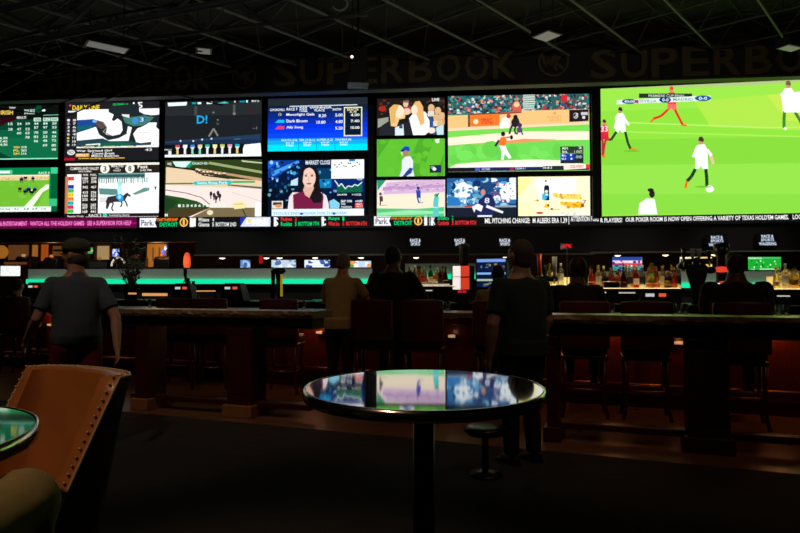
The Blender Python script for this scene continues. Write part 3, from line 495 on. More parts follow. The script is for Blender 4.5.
def d14(p):
    p.rect(510, 170, 600, 222, (254, 246, 205)); p.g(510, 172, 8.46)
    p.poly([(65, 45), (200, 42), (120, 160), (65, 200)], (252, 248, 160)); p.poly([(200, 60), (560, 50), (560, 170), (250, 240)], (255, 253, 242)); p.poly([(65, 240), (200, 280), (180, 373), (65, 373)], (254, 250, 190)); p.poly([(420, 340), (670, 320), (670, 373), (300, 373)], (255, 250, 225))
    p.poly([(355, 180), (400, 175), (420, 220), (370, 210)], (248, 214, 90)); p.poly([(400, 190), (600, 190), (605, 235), (420, 225)], (250, 210, 96)); p.poly([(420, 250), (610, 262), (630, 300), (560, 305), (430, 280)], (252, 196, 40)); blobs(p, 380, 190, 600, 225, 16, [(220, 160, 70), (252, 226, 120), (236, 180, 60)], 16); blobs(p, 470, 255, 620, 300, 14, [(252, 176, 30), (250, 214, 60), (240, 140, 30)], 18)
    p.ell(612, 285, 14, 16, (180, 60, 20)); p.line([(590, 310), (640, 245)], 7, (130, 80, 50)); p.ell(630, 243, 16, 6, (210, 150, 110)); p.poly([(280, 300), (300, 270), (330, 268), (325, 305)], (244, 200, 60)); p.ell(322, 283, 10, 12, (170, 90, 20)); p.line([(340, 315), (420, 318)], 9, (235, 196, 60)); p.ell(352, 314, 12, 9, (170, 50, 30)); p.ell(250, 346, 30, 10, (206, 70, 50)); p.poly([(190, 245), (230, 228), (245, 250)], (244, 210, 110)); p.ell(233, 240, 9, 8, (190, 120, 30)); p.line([(470, 368), (500, 350)], 3, (60, 50, 50)); p.line([(430, 340), (455, 352)], 4, (80, 70, 60)); p.line([(535, 368), (552, 345)], 4, (80, 60, 50))
    p.poly([(288, 240), (288, 125), (298, 112), (322, 112), (332, 125), (332, 240)], (16, 34, 74)); p.poly([(270, 235), (272, 185), (320, 175), (325, 200), (300, 235)], (60, 190, 220)); p.ell(308, 165, 15, 12, (236, 226, 190)); p.ell(310, 192, 10, 8, (235, 245, 250)); p.line([(303, 95), (304, 112)], 12, (240, 230, 190)); p.ell(303, 76, 9, 8, (60, 60, 60)); p.line([(300, 210), (326, 208)], 8, (40, 90, 170))
def d15(p):
    g1 = (142, 222, 62); p.z0 = p.pl.hit((p.b[0] + p.b[2]) / 2, p.b[3])[1]
    p.rect(595, 60, 905, 220, g1); p.g(590, 60, 3.133)
    p.poly([(30, 90), (1000, 40), (1000, 130), (30, 160)], (152, 226, 72)); p.poly([(330, 130), (1000, 70), (1000, 230), (380, 210)], (172, 226, 74)); p.poly([(560, 110), (1000, 80), (1000, 200), (620, 190)], (192, 228, 80)); p.poly([(30, 250), (1000, 235), (1000, 330), (30, 330)], (132, 214, 60)); p.poly([(30, 330), (1000, 320), (1000, 420), (30, 420)], (146, 222, 74)); p.poly([(30, 420), (1000, 420), (1000, 485), (30, 485)], (136, 216, 66))
    p.poly([(30, 88), (1000, 30), (1000, 48), (700, 66), (480, 82)], (176, 196, 130)); p.line([(110, 196), (560, 212), (1000, 205)], 4, (184, 234, 110)); p.line([(100, 225), (660, 240)], 4, (170, 232, 90))
    def player(x, y, s, top, sh, sock, shoe, pose, hair=(50, 36, 30)):
        P = lambda q: [(x + a * s, y + c * s) for a, c in q]
        p.poly(P([(-9, -38), (8, -40), (15, -28), (15, 0), (-13, 0), (-16, -26)]), top); p.poly(P([(-13, -2), (15, -2), (16, 17), (3, 18), (-1, 10), (-6, 18), (-15, 16)]), sh); p.ell(x, y - 47 * s, 6.5 * s, 8 * s, (196, 146, 112)); p.poly(P([(-6, -50), (-4, -57), (4, -57), (7, -50), (6, -45), (-6, -48)]), hair)
        for leg in pose: p.line(P(leg[:3]), 7.5 * s, sock); p.line(P(leg[2:4]), 6 * s, shoe)
    player(96, 208, 1.05, (252, 252, 252), (248, 250, 250), (34, 70, 40), (250, 120, 20), [[(-12, 16), (-28, 40), (-48, 38), (-54, 34)], [(14, 16), (22, 50), (30, 68), (46, 70)]])
    player(258, 140, 1.0, (235, 60, 60), (244, 110, 100), (226, 40, 40), (250, 90, 40), [[(-12, 16), (-34, 36), (-58, 44), (-66, 56)], [(10, 16), (24, 44), (34, 64), (46, 66)]], (230, 70, 70))
    player(45, 238, .9, (220, 40, 60), (210, 40, 60), (190, 40, 60), (250, 110, 30), [[(-6, 16), (-6, 46), (-6, 70), (2, 76)], [(4, 14), (-2, 46), (-4, 66), (2, 74)]], (80, 40, 30)); p.text('33', 34, 206, 56, 226, (250, 220, 225))
    player(348, 318, 1.35, (253, 253, 253), (250, 250, 252), (30, 56, 40), (250, 110, 20), [[(-14, 18), (-24, 36), (-34, 46), (-38, 62)], [(10, 18), (12, 38), (12, 58), (28, 64)]], (70, 48, 36))
    p.line([(375, 290), (386, 326)], 9, (240, 190, 160)); p.ell(373, 404, 13, 11, (250, 250, 246)); p.ell(192, 420, 9, 12, (44, 30, 26)); p.poly([(148, 484), (152, 450), (175, 434), (200, 436), (208, 484)], (252, 252, 252)); p.ell(188, 408, 10, 6, (40, 28, 24))
    player(625, 140, 1.3, (254, 254, 250), (250, 252, 240), (60, 130, 50), (240, 240, 230), [[(-10, 16), (-12, 40), (-12, 56), (-6, 60)], [(14, 16), (28, 40), (34, 54), (42, 58)]], (120, 90, 60)); p.poly([(600, 105), (690, 98), (690, 165), (610, 165)], (254, 254, 248))
    p.line([(84, 190), (78, 215)], 7, (250, 250, 250)); p.line([(110, 186), (122, 205)], 7, (250, 250, 250)); p.line([(333, 282), (322, 305)], 9, (252, 252, 252)); p.line([(366, 282), (380, 300)], 9, (252, 252, 252)); p.line([(245, 112), (236, 130)], 6, (235, 70, 60)); p.line([(270, 112), (280, 128)], 6, (235, 70, 60)); p.ell(352, 398, 26, 3, (112, 190, 52)); p.ell(130, 286, 26, 3, (112, 190, 52))
    p.rect(155, 106, 322, 120, (40, 48, 44)); p.text('PREMIERE CUP FINAL', 185, 109, 300, 117, (190, 210, 190)); p.poly([(85, 127), (380, 112), (380, 128), (85, 140)], (226, 240, 236)); p.ell(125, 131, 24, 8, (20, 80, 130)); p.ell(237, 126, 19, 9, (16, 60, 120)); p.ell(356, 121, 26, 9, (16, 84, 140)); p.text('40:00', 108, 127, 142, 135, (230, 240, 250)); p.text('0-0', 228, 121, 248, 131, (240, 245, 255)); p.text('0-0', 343, 116, 369, 126, (230, 245, 255)); p.text('SEVILLA', 155, 125, 210, 134, (120, 150, 150)); p.text('MADRID', 262, 120, 325, 129, (120, 150, 150)); p.rect(146, 126, 153, 137, (200, 40, 60))
    for x, y, c in ((900, 160, (252, 252, 252)), (960, 260, (225, 50, 50)), (860, 350, (252, 252, 252))): player(x, y, 1.2, c, c, (60, 60, 50), (250, 120, 30), [[(-10, 16), (-16, 38), (-24, 56), (-18, 60)], [(10, 16), (22, 38), (26, 58), (38, 60)]])
VW = 'screens of the video wall'
screen((-50, 106, 59, 160), WL, 'green results board screen at far left, top row, with rows of white numbers', d1)
screen((-50, 168, 58, 212), WL, 'screen at far left, lower row, showing distant horses racing on green turf', d2)
screen((65, 102, 159.5, 161), WL, 'screen with close-up of dark horse legs against white and yellow title lettering', d3)
screen((65, 163, 159.5, 217), WL, 'screen with odds table, circled 3 and 8, and jockey riding a dark horse', d4)
screen((165, 101, 262, 157), WL, 'dark grey race screen with blue D! letters and row of jockey silks', d5)
screen((165, 160, 262, 217), WL, 'screen with pale curved dirt racetrack and two packs of running horses', d6)
screen((268, 98, 368, 151), WL, 'deep blue payout board screen with cyan band along the bottom', d7)
screen((268, 160, 365, 216), WL, 'screen with dark-haired woman in maroon top presenting stock market news', d8)
screen((377, 98, 445, 135.5), WL, 'small screen showing two blonde women among spectators in the stands', d9)
screen((377, 139, 445, 176.5), WL, 'small screen with player in blue cap walking on striped green grass', d10)
screen((377, 180, 445, 217), WL, 'small screen with pinkish washed-out baseball field and tiny fielders', d11)
screen((448, 95, 590, 171.5), WL, 'large baseball screen with orange-shirted pitcher, batter and crowd behind', d12)
screen((447, 178, 516, 217), WL, 'small screen with batter in dark jersey swinging before a bluish crowd', d13)
screen((518, 176.5, 590, 216), WL, 'small pale yellow advertisement screen with dark blue bottle among snacks', d14)
# the soccer screen: top edge follows the wall
screen((601, 82, 900, 214), WR, 'huge soccer screen at right with white and red players on bright green pitch', d15)

# LED ticker ribbon under the screens
def ticker(pl, px0, px1, py, h, label, draw):
    s0 = pl.hit(px0, py)[0]; s1 = pl.hit(px1, py)[0]; zc = pl.hit((px0 + px1) / 2, py)[1]; H = h
    e = empty('ticker_ribbon', pl.pt(s0, 0, zc - H / 2), pl.rot, label, 'ticker', None)
    MB().box(-.02, s1 - s0 + .02, .002, .08, -.03, H + .03).build('housing', BLK, e)
    pc = Pic((px0, 0, px1, 10), s1 - s0, H, pl=pl); pc.rect(px0, 0, px1, 10, (18, 18, 20)); draw(pc); pc.build('picture', e)
def tk1(p):
    p.rect(-120, 0, 136, 10, (96, 6, 62)); p.rect(-120, 4.5, 136, 6.5, (150, 16, 100))
    PK = (246, 130, 205)
    for x0, x1, t in ((-120, -64, 'RACE & SPORTS BOOK'), (-56, -6, 'HOME OF THE BIG BOARD'), (0, 27, '& ENTERTAINMENT'), (30, 84, 'WATCH ALL THE HOLIDAY GAMES'), (87, 131, 'SEE A SUPERVISOR FOR HELP')): p.text(t, x0, 3, x1, 7.5, PK)
    def logo(x):
        p.poly([(x, .5), (x + 17, .5), (x + 15, 5), (x + 17, 9.5), (x, 9.5)], (238, 238, 244)); p.text('Park.', x + 1.5, 2.5, x + 14, 8, (60, 60, 90))
        p.text('PARTNERSHIP', x + 17.5, .8, x + 38, 4, (250, 130, 40)); p.text('DETROIT', x + 20, 5, x + 38, 9, (0, 220, 120)); p.ell(x + 44, 5, 4.2, 4.4, (250, 190, 90)); p.ell(x + 44, 5, 3, 3.2, (30, 22, 18)); p.text('1', x + 43, 2.5, x + 45, 7.5, (250, 190, 90)); p.rect(x + 50, .5, x + 53, 9.5, (240, 240, 240)); p.text('|', x + 55, .5, x + 55.5, 9.5, (220, 220, 220))
    def score(x, c1, c2, l, a, b, n1, n2, st, ca, cb, cs):
        p.rect(x, .5, x + 2.5, 5, c1); p.rect(x, 5, x + 2.5, 9.5, c2); p.text(l, x, 1, x + 4.5, 9, (240, 240, 240)); p.text(a, x + 7, .6, x + 18, 4.4, ca); p.text(b, x + 7, 5.2, x + 18, 9.2, cb); p.text(n1, x + 21, .6, x + 22.7, 4.4, ca); p.text(n2, x + 21, 5.2, x + 22.7, 9.2, cs); p.text(st, x + 24.5, 5.2, x + 45, 9.2, cs)
    W_, R_, G_ = (235, 235, 235), (235, 50, 50), (0, 215, 110)
    logo(139.5); score(191, (220, 60, 60), (240, 240, 240), 'I', 'Whitesox', 'Giants', '4', '5', 'BOTTOM 2ND', W_, W_, W_)
    p.rect(240, .5, 270, 9.5, (215, 222, 240)); p.poly([(240, .5), (246, .5), (243, 5), (240, 9.5)], (30, 50, 200)); p.text('MLB', 252, 2, 268, 8.5, (250, 250, 255)); p.text('BASEBALL', 246, 3, 267, 7, (250, 250, 255)); p.ell(249, 4, 2, 2, (250, 220, 120))
    score(273.5, (240, 240, 240), (240, 240, 240), 'S', 'Padres', 'Rockies', '2', '5', 'BOTTOM 7TH', R_, G_, G_); score(321, (240, 240, 240), (200, 200, 200), 't', 'Rays', 'White Sox', '1', '5', 'BOTTOM 6TH', G_, R_, R_)
    logo(373.5); score(430, (200, 200, 210), (240, 240, 240), 'X', 'Brewers', 'Cardinals', '2', '3', 'BOTTOM 9TH', G_, R_, R_)
    p.text('MIL PITCHING CHANGE:  M ALBERS ERA 1.39', 484, 3, 566, 8, (245, 245, 245)); p.rect(567.4, 0, 568, 9.5, (230, 230, 230)); p.text('ATTENTION POKE', 569.5, 1.8, 598, 6.6, (245, 245, 245))
def tk2(p):
    p.text('R PLAYERS!', 600.5, 3, 622, 8, (245, 245, 245)); p.text("OUR POKER ROOM IS NOW OPEN OFFERING A VARIETY OF TEXAS HOLD'EM GAMES.", 625.5, 2.6, 788.5, 7.6, (245, 245, 245)); p.text('LOCATED BY THE SPORTS BOOK', 792.5, 2.6, 860, 7.6, (245, 245, 245))
ticker(WL, -120, 598.5, 222, .235, 'long LED ticker ribbon of scores under the screens, magenta at its left end', tk1)
ticker(WR, 600, 900, 217.5, .2, 'LED ticker ribbon with white poker room message under the soccer screen', tk2)

# ------------------------------------------------------------------ lettering on the fascia
def letters(txt, px0, px1, py0, py1, label):
    pc = (px0 + px1) / 2; s0 = FA.hit(px0, 70)[0]; s1 = FA.hit(px1, 70)[0]; z1 = FA.hit(pc, py0)[1]; z0 = FA.hit(pc, py1)[1]
    e = empty('wall_lettering', FA.pt(s0, -.03, z0), FA.rot, label, 'lettering', 'gold lettering on the fascia')
    # each letter its own mesh
    wd = {'I': .5}; tot = sum(wd.get(c, 1) for c in txt); gap = .16; x = 0; cw = (s1 - s0) / (tot + gap * (len(txt) - 1))
    for c in txt:
        vs, fs = text_geo(c); W = wd.get(c, 1) * cw; H = z1 - z0; bm = bmesh.new()
        v = [bm.verts.new((x + a * W, -.03, b * H)) for a, b in vs]
        for f in fs:
            try: bm.faces.new([v[i] for i in f])
            except ValueError: pass
        r = bmesh.ops.extrude_face_region(bm, geom=bm.faces[:]); bmesh.ops.translate(bm, vec=(0, .06, 0), verts=[g for g in r['geom'] if isinstance(g, bmesh.types.BMVert)])
        m = MB(); m.bm.free(); m.bm = bm; m.build('letter', goldp, e); x += W + gap * cw
letters('SUPERBOOK', 40, 212, 68, 93, 'dim gold SUPERBOOK lettering at left of fascia, mostly behind the roof frame')
letters('SUPERBOOK', 274, 517, 56, 84, 'dim gold SUPERBOOK lettering on the middle of the fascia')
letters('SUPERBOOK', 590, 868, 46, 76, 'dim gold SUPERBOOK lettering above the soccer screen')
def emblem(px, py, r, label):
    s, z = FA.hit(px, py); s2, _ = FA.hit(px + r, py); R = s2 - s
    e = empty('round_emblem', FA.pt(s, -.03, z), FA.rot, label, 'emblem', None); n = 36
    ring = MB(); ring.loft([[Vector((k * math.cos(t), y, k * math.sin(t))) for k, y in ((R, 0), (R, -.05), (R * .84, -.05), (R * .84, 0))] for t in [2 * math.pi * i / n for i in range(n + 1)]], cap=False); ring.build('ring', goldp, e)
    m = MB()
    def bar(x0, z0, x1, z1, w_=.1): 
        d = Vector((x1 - x0, 0, z1 - z0)); L = d.length; nn = Vector((-d.z, 0, d.x)) / L * w_ * R
        a, c = Vector((x0, -.04, z0)) * 1.0, Vector((x1, -.04, z1)); a.x *= R; a.z *= R; c.x *= R; c.z *= R
        m.loft([[a + nn, a - nn, c - nn, c + nn], [q + Vector((0, .04, 0)) for q in (a + nn, a - nn, c - nn, c + nn)]])
    for q in ((-.7, .45, -.5, -.3), (-.5, -.3, -.33, .3), (-.33, .3, -.14, -.3), (-.14, -.3, .02, .5), (.14, .55, .14, -.55), (.14, 0, .6, .55), (.14, 0, .62, -.5)): bar(*q)
    m.build('monogram', goldp, e)
emblem(245, 78, 12, 'round ringed monogram emblem on fascia above the dark grey race screen')
emblem(553, 63, 15.5, 'round ringed monogram emblem on fascia above the large baseball screen')

# ------------------------------------------------------------------ roof space frame
sf = empty('roof_space_frame', (0, 8, 6.0), 0, 'criss-cross metal space frame of rods under the dark ceiling', 'roof frame')
az = math.radians(40.7); d1v = Vector((math.sin(az), math.cos(az), 0)); d2v = Vector((-math.cos(az), math.sin(az), 0)); SP = 1.12
ZB, ZT = 5.94 - 6.0, 6.33 - 6.0
org = Vector((0, 8, 0))
def fascia_y(x): return 12.86 - .1006 * (x) - .12
def inside(p): return -13.5 < p.x < 13.5 and p.y + 8 < fascia_y(p.x) and p.y + 8 > .8
def clip(a, dirv, lo=-16, hi=16, st=.05):
    k = []; t = lo
    while t < hi:
        if inside(a + dirv * t): k.append(t)
        t += st
    return (k[0], k[-1]) if k else None
off0 = .35
webs = []
for layer, (z, sh) in enumerate(((ZB, 0), (ZT, .5))):
    for i in range(-13, 14):
        a = d2v * ((i + sh) * SP + off0); c = clip(a, d1v)
        if c and c[1] - c[0] > .5:
            p, q = a + d1v * c[0], a + d1v * c[1]; p.z = q.z = z
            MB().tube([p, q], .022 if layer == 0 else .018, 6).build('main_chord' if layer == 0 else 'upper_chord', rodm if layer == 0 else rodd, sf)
        a = d1v * ((i + sh) * SP + off0); c = clip(a, d2v)
        if c and c[1] - c[0] > .5:
            p, q = a + d2v * c[0], a + d2v * c[1]; p.z = q.z = z + .03
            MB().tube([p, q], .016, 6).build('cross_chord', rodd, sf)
for i in range(-13, 14):
    for j in range(-13, 14):
        n = d2v * (i * SP + off0) + d1v * (j * SP + off0)
        if not inside(n): continue
        for di in (-.5, .5):
            for dj in (-.5, .5):
                t = n + d2v * di * SP + d1v * dj * SP
                if inside(t):
                    webs.append((Vector((n.x, n.y, ZB)), Vector((t.x, t.y, ZT))))
def seen(wb):
    m = (wb[0] + wb[1]) / 2; d = m.y + 8
    px = 400 + F * m.x / d; return (0 if (-20 < px < 820 and d > 6) else 100) + (d if d > 8.5 else 20 - d)
webs.sort(key=seen)
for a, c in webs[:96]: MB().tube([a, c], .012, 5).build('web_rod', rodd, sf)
m = MB()
for a, c in webs[96:]: m.tube([a, c], .012, 4)
m.build('web_rods', rodd, sf)['kind'] = 'stuff'
# large dark arched truss crossing the upper left
def truss(P, label, r=.05, hgt=.55, n=14, name='arched_truss'):
    e = empty(name, P(0), 0, label, 'truss'); o0 = P(0)
    lo = [P(t / n) - o0 for t in range(n + 1)]; up = [p + Vector((0, 0, hgt)) for p in lo]
    MB().tube(lo, r, 8).build('bottom_chord', rodd, e, True); MB().tube(up, r, 8).build('top_chord', rodd, e, True)
    for i in range(n):
        MB().tube([lo[i], up[i + 1]] if i % 2 else [up[i], lo[i + 1]], r * .5, 6).build('brace', rodd, e)
    return e
def arcA(t):
    a = Vector((-9.2, 9.6, 4.3)); c = Vector((3.0, 7.6, 5.6)); p = a.lerp(c, t); p.z += .9 * (math.sin(t * math.pi / 2) - t) ; return p
def arcB(t):
    a = Vector((-10.0, 11.6, 4.55)); c = Vector((-.5, 9.5, 5.5)); p = a.lerp(c, t); p.z += .8 * math.sin(t * math.pi) * .4; return p
truss(arcA, 'nearer dark arched roof truss rising from far left towards upper middle')
tb = truss(arcB, 'farther dark roof truss at left whose rods cross the top of the leftmost screens', .03, .5, 18)
random.seed(12)
for i in range(46):
    x = random.uniform(-.4, 6.6); y = random.uniform(-1.5, .6); z = random.uniform(.1, 1.15) + max(0, x - 3) * .06
    L = random.uniform(.4, 1.3); an = random.uniform(-.5, .9); 
    MB().tube([(x - L * math.cos(an), y, z - L * math.sin(an) * .5), (x + L * math.cos(an), y + random.uniform(-.3, .3), z + L * math.sin(an) * .5)], .013, 5).build('bracing_rod', rodd, tb)
# ceiling fixtures
glowdim = mat('dim_lamp_lens', (200, 200, 195), .4, emit=(225, 222, 212), es=.11)
def troffer(px, py, Y, w_, l_, label, rz=.3):
    p = at(px, py, Y); e = empty('ceiling_light_panel', p, rz, label, 'ceiling light')
    MB().box(-w_ / 2, w_ / 2, -l_ / 2, l_ / 2, 0, .12).build('housing', dsteel, e); MB().box(-w_ / 2 + .03, w_ / 2 - .03, -l_ / 2 + .03, l_ / 2 - .03, -.012, -.001).build('lens', glowdim, e)
    m = MB()
    for s in (-1, 1): m.tube([(s * w_ * .4, 0, .12), (s * w_ * .4, 0, 6.4 - p.z)], .008, 5)
    m.build('hanger', dsteel, e)
troffer(107, 47, 10.0, .62, .3, 'slim pale light panel hung among the rods at upper left', .65)
troffer(204, 51, 10.8, .26, .3, 'small bright square ceiling light at upper left of middle')
troffer(547, 36, 9.4, .32, .34, 'grilled square ceiling light between the bright parallel rods', .6)
troffer(790, 48, 9.6, .34, .22, 'square ceiling light at the top right corner', .4)
p = at(358, 84, 10.5); e = empty('hanging_speaker', p, .1, 'tall black speaker box hanging in front of the SUPERBOOK lettering', 'speaker')
MB().box(-.15, .15, -.15, .15, 0, .58).build('cabinet', blackp, e, bevel=.02); MB().box(-.17, .17, -.17, .17, -.03, 0).build('base_plate', blackm, e); MB().tube([(0, 0, .58), (0, 0, 6.4 - p.z)], .02, 8).build('pole', dsteel, e)
p = at(352, 57, 10.2); e = empty('spot_lamp', p, 0, 'tiny glowing spot lamp beside the hanging speaker', 'lamp')
MB().tube([(0, .01, 0), (0, .12, .03)], .04, 12).build('lamp_can', dsteel, e); MB().ell((0, -.012, 0), .022, .02, .022).build('bulb', lamp_glow, e); MB().tube([(0, .08, .03), (0, .08, 6.4 - p.z)], .01, 6).build('stem', dsteel, e)
p = at(340, 4, 8.4); e = empty('curled_cable', p, 0, 'pale curled loop of cable hanging at the top centre', 'cable')
MB().tube([(.1 * math.cos(t) + .0, .0, .09 * math.sin(t)) for t in [x * .35 - 2.8 for x in range(14)]] + [(0, 0, .5), (0, 0, 6.4 - p.z)], .012, 6).build('loop', rodm, e, True)

# ------------------------------------------------------------------ long bar counter
RZ = BAR.rot
bar = empty('bar_counter', BAR.pt(0, 0, 0), RZ, 'long curved-edge bar with dark stone top and warm glowing wooden front', 'bar counter')
bar['label'] = 'long bar with dark stone top and warm reddish wooden front behind the stools'
A0, A1 = -9.5, 7.6
MB().box(A0, A1, .16, .62, .0, 1.0).build('front_panel', mahog, bar)
MB().box(A0, A1, -.12, .66, 1.0, 1.07).build('stone_top', stone, bar, bevel=.012)
MB().box(A0, A1, .05, .17, 0, .16).build('base_step', dkwood, bar)
m = MB(); k = A0 + .4
while k < A1:
    m.box(k, k + .08, .12, .17, .16, .98); k += 1.2
m.box(A0, A1, .12, .17, .90, .985); m.box(A0, A1, .12, .17, .16, .24)
m.build('panel_moulding', dkwood, bar, bevel=.006)
m = MB(); m.tube([(A0, -.06, .27), (A1, -.06, .27)], .025, 10)
m.build('foot_rail', brass, bar, True)
k = A0 + .6
while k < A1:
    MB().tube([(k, .14, .27), (k, -.06, .27)], .014, 8).build('rail_bracket', brass, bar, True); k += 2.4
platem = mat('pale_plate_glow', (255, 210, 160), emit=(190, 165, 130), es=.35)  # face of the pale bar-front plates, glows by itself
def bar_plate(px, label):
    q = BAR.onpx(px, .12, .75); e = empty('bar_front_plate', q, RZ, label, 'lamp', 'small pale plates on the bar front')
    MB().box(-.055, .055, -.022, 0, -.02, .03).build('plate_body', brass, e, bevel=.006); MB().box(-.048, .048, -.026, -.0225, -.014, .02).build('lens', platem, e)
    l = light('POINT', 'bar_front_plate_light', (0, -.07, .05), .08, WARM, .03); l.parent = e  # small point light added at each plate
for px, lb in ((5, 'small pale glowing plate on the bar front at far left edge'), (51, 'small pale glowing plate on bar front by the capped man’s forearm'), (164, 'small pale glowing plate on bar front seen under the left drink rail'), (320, 'small pale glowing plate on bar front left of the man in beige shirt'), (401, 'small pale glowing plate on bar front between the two nearest stool backs'), (452, 'small pale glowing plate on bar front right of the two nearest stool backs'), (678, 'small pale glowing plate on bar front just left of the right drink rail post')):
    bar_plate(px, lb.replace('’', "'"))
# lights under the bar's overhang that make the wooden front glow
for px, pw in ((-30, 1.2), (44, 1.2), (310, 1.4), (396, 1.5), (548, 1.2), (612, 1.3), (690, .9), (775, 1.6), (850, 1.4)):
    q = BAR.onpx(px, -.02, .93); light('POINT', 'under_bar_light', q, pw, (1, .36, .12), .03)

# ------------------------------------------------------------------ island of back-bar shelves
IS = Plane((0, 10.3), (5, 8.3))
isl = empty('back_bar_island', IS.pt(0, 0, 0), RZ, 'dark island counter in the middle of the bar carrying bottle shelves', 'counter')
MB().box(-9.0, 8.5, -.35, .75, 0, 1.12).build('cabinet', blackw, isl)
MB().box(-9.05, 8.55, -.40, .80, 1.12, 1.16).build('worktop', dsteel, isl, bevel=.008)
lit_shelf = mat('underlit_shelf_glass', (240, 226, 190), emit=(240, 214, 160), es=2.4)
def riser(px0, px1, zt, label, glow=.0, gz=.16, back=.62):
    s0 = IS.hit(px0, 285)[0]; s1 = IS.hit(px1, 285)[0]
    e = empty('bottle_shelf', IS.pt(s0, .18, 1.16), RZ, label, 'shelf', 'bottle shelves on the island'); L = s1 - s0
    MB().box(0, L, 0, .40, 0, zt - 1.16 - .02).build('riser', blackp, e); MB().box(-.01, L + .01, -.02, .42, zt - 1.18, zt - 1.165).build('shelf_board', steel, e); MB().box(.01, L - .01, -.021, .40, zt - 1.1649, zt - 1.16).build('underlit_glass', lit_shelf, e)
    if glow: MB().box(.02, L - .02, .39, .41, zt - 1.16, zt - 1.16 + gz).build('backlight_panel', soft_glow, e)
    return s0, s1
riser(404, 451, 1.42, 'dark bottle shelf left of the white and red lit dispenser', 0)
riser(540, 566, 1.43, 'bottle shelf with yellow backlight beside the big man with bare forearm', 1, .12)
riser(569, 682, 1.38, 'long bottle shelf behind the seated patrons right of centre', 1, .05)
riser(772, 812, 1.37, 'backlit bottle shelf at the right edge of the view', 1, .17)
for px in (420, 440, 552, 605, 635, 662, 790):
    light('POINT', 'added_shelf_fill', IS.onpx(px, -.05, 2.0), 1.6, (1, .80, .52), .04)  # fill points added above the shelves to brighten the bottles
# bottles
def glassm(n, c, tr=.75): return mat(n, c, .08, trans=tr, ior=1.35)
gm = {'amber': glassm('amber_glass', (226, 130, 50)), 'clear': glassm('clear_glass', (225, 225, 205), .85), 'green': glassm('green_glass', (60, 120, 50), .6), 'dark': glassm('dark_glass', (46, 26, 20), .3), 'red': glassm('red_glass', (190, 50, 36), .5), 'pale': glassm('pale_gold_glass', (240, 222, 150), .8)}
labm = {'cream': mat('cream_paper_label', (225, 210, 175), .7, noise=.1), 'red': mat('red_paper_label', (170, 40, 30), .7), 'black': mat('black_paper_label', (30, 28, 30), .6), 'gold': mat('gold_foil', (200, 150, 60), .35, .8)}
capm = {'gold': labm['gold'], 'black': blackp, 'white': mat('white_cap', (215, 215, 210), .4)}
profs = {'tall': [(.0, 0), (.036, .003), (.038, .02), (.038, .19), (.030, .215), (.014, .24), (.0125, .30), (.0, .302)],
         'squat': [(0, 0), (.048, .004), (.052, .02), (.052, .13), (.044, .165), (.016, .19), (.014, .235), (0, .237)],
         'wine': [(0, 0), (.036, .003), (.038, .02), (.038, .17), (.032, .20), (.015, .235), (.0135, .31), (0, .312)],
         'slope': [(0, 0), (.042, .004), (.043, .02), (.040, .11), (.030, .18), (.016, .22), (.014, .29), (0, .292)],
         'broad': [(0, 0), (.058, .004), (.062, .02), (.062, .17), (.055, .21), (.038, .245), (.020, .262), (.017, .285), (0, .287)]}
protos = {}
def bottle(shape, colr, lab, cap, loc, label, group, sc=1):
    k = (shape, colr, lab, cap)
    if k in protos: return dup(protos[k], loc, RZ, label, group, scale=(sc, sc, sc))
    e = empty('bottle', loc, RZ, label, 'bottle', group); e.scale = (sc, sc, sc); P = profs[shape]; h = P[-1][1]; R = P[3][0]
    MB().lathe(P, n=16).build('glass_body', gm[colr], e, True)
    z1 = P[3][1]; MB().lathe([(R * .985 + .0015, z1 * .30), (R + .0015, z1 * .32), (P[3][0] * .99 + .0015, z1 * .80), (P[3][0] * .97, z1 * .82)], n=16).build('paper_label', labm[lab], e, True)
    MB().lathe([(.0, h - .03), (.0165, h - .03), (.0165, h + .004), (0, h + .006)], n=12).build('cap', capm[cap], e, True)
    protos[k] = e; return e
NM = {'tall': 'tall straight', 'squat': 'squat', 'wine': 'wine-shaped', 'slope': 'sloping-shouldered', 'broad': 'broad'}
CN = {'amber': 'amber', 'clear': 'clear', 'green': 'green', 'dark': 'dark brown', 'red': 'red', 'pale': 'pale gold'}
def row(px0, px1, step, z, off, kinds, where):
    px = px0; i = 0
    while px < px1:
        sh, c, lb, cp = kinds[i % len(kinds)]; q = IS.onpx(px + random.uniform(-.8, .8), off, z)
        t = '%s %s liquor bottle %s' % (NM[sh], CN[c], where)
        bottle(sh, c, lb, cp, q, t, t + 's', random.uniform(.95, 1.12)); px += step; i += 1
random.seed(5)
K1 = [('tall', 'amber', 'cream', 'gold'), ('tall', 'clear', 'cream', 'white'), ('slope', 'amber', 'red', 'black'), ('tall', 'clear', 'red', 'gold'), ('wine', 'green', 'cream', 'black'), ('squat', 'amber', 'cream', 'gold'), ('wine', 'dark', 'black', 'gold'), ('slope', 'dark', 'cream', 'black')]
row(409, 450, 5.2, 1.42, .28, K1, 'on the shelf left of the lit dispenser')
row(412, 449, 6.3, 1.42, .42, K1[1:4] + K1[:1], 'in the back row left of the lit dispenser')
K2 = [('tall', 'clear', 'cream', 'white'), ('slope', 'pale', 'cream', 'gold'), ('squat', 'clear', 'gold', 'black')]
row(543, 565, 6.0, 1.43, .28, K2, 'on the yellow-lit shelf beside the big man')
K3 = [('slope', 'red', 'cream', 'black'), ('tall', 'pale', 'cream', 'gold'), ('squat', 'dark', 'gold', 'gold'), ('tall', 'amber', 'red', 'gold'), ('squat', 'amber', 'cream', 'black'), ('slope', 'dark', 'red', 'black'), ('tall', 'clear', 'black', 'white'), ('wine', 'red', 'cream', 'gold'), ('squat', 'green', 'gold', 'black')]
row(592, 643, 6.4, 1.38, .27, K3, 'on the long shelf right of centre')
row(662, 680, 6.2, 1.38, .27, K3[1:5], 'right of the arch-shaped bottle on the long shelf')
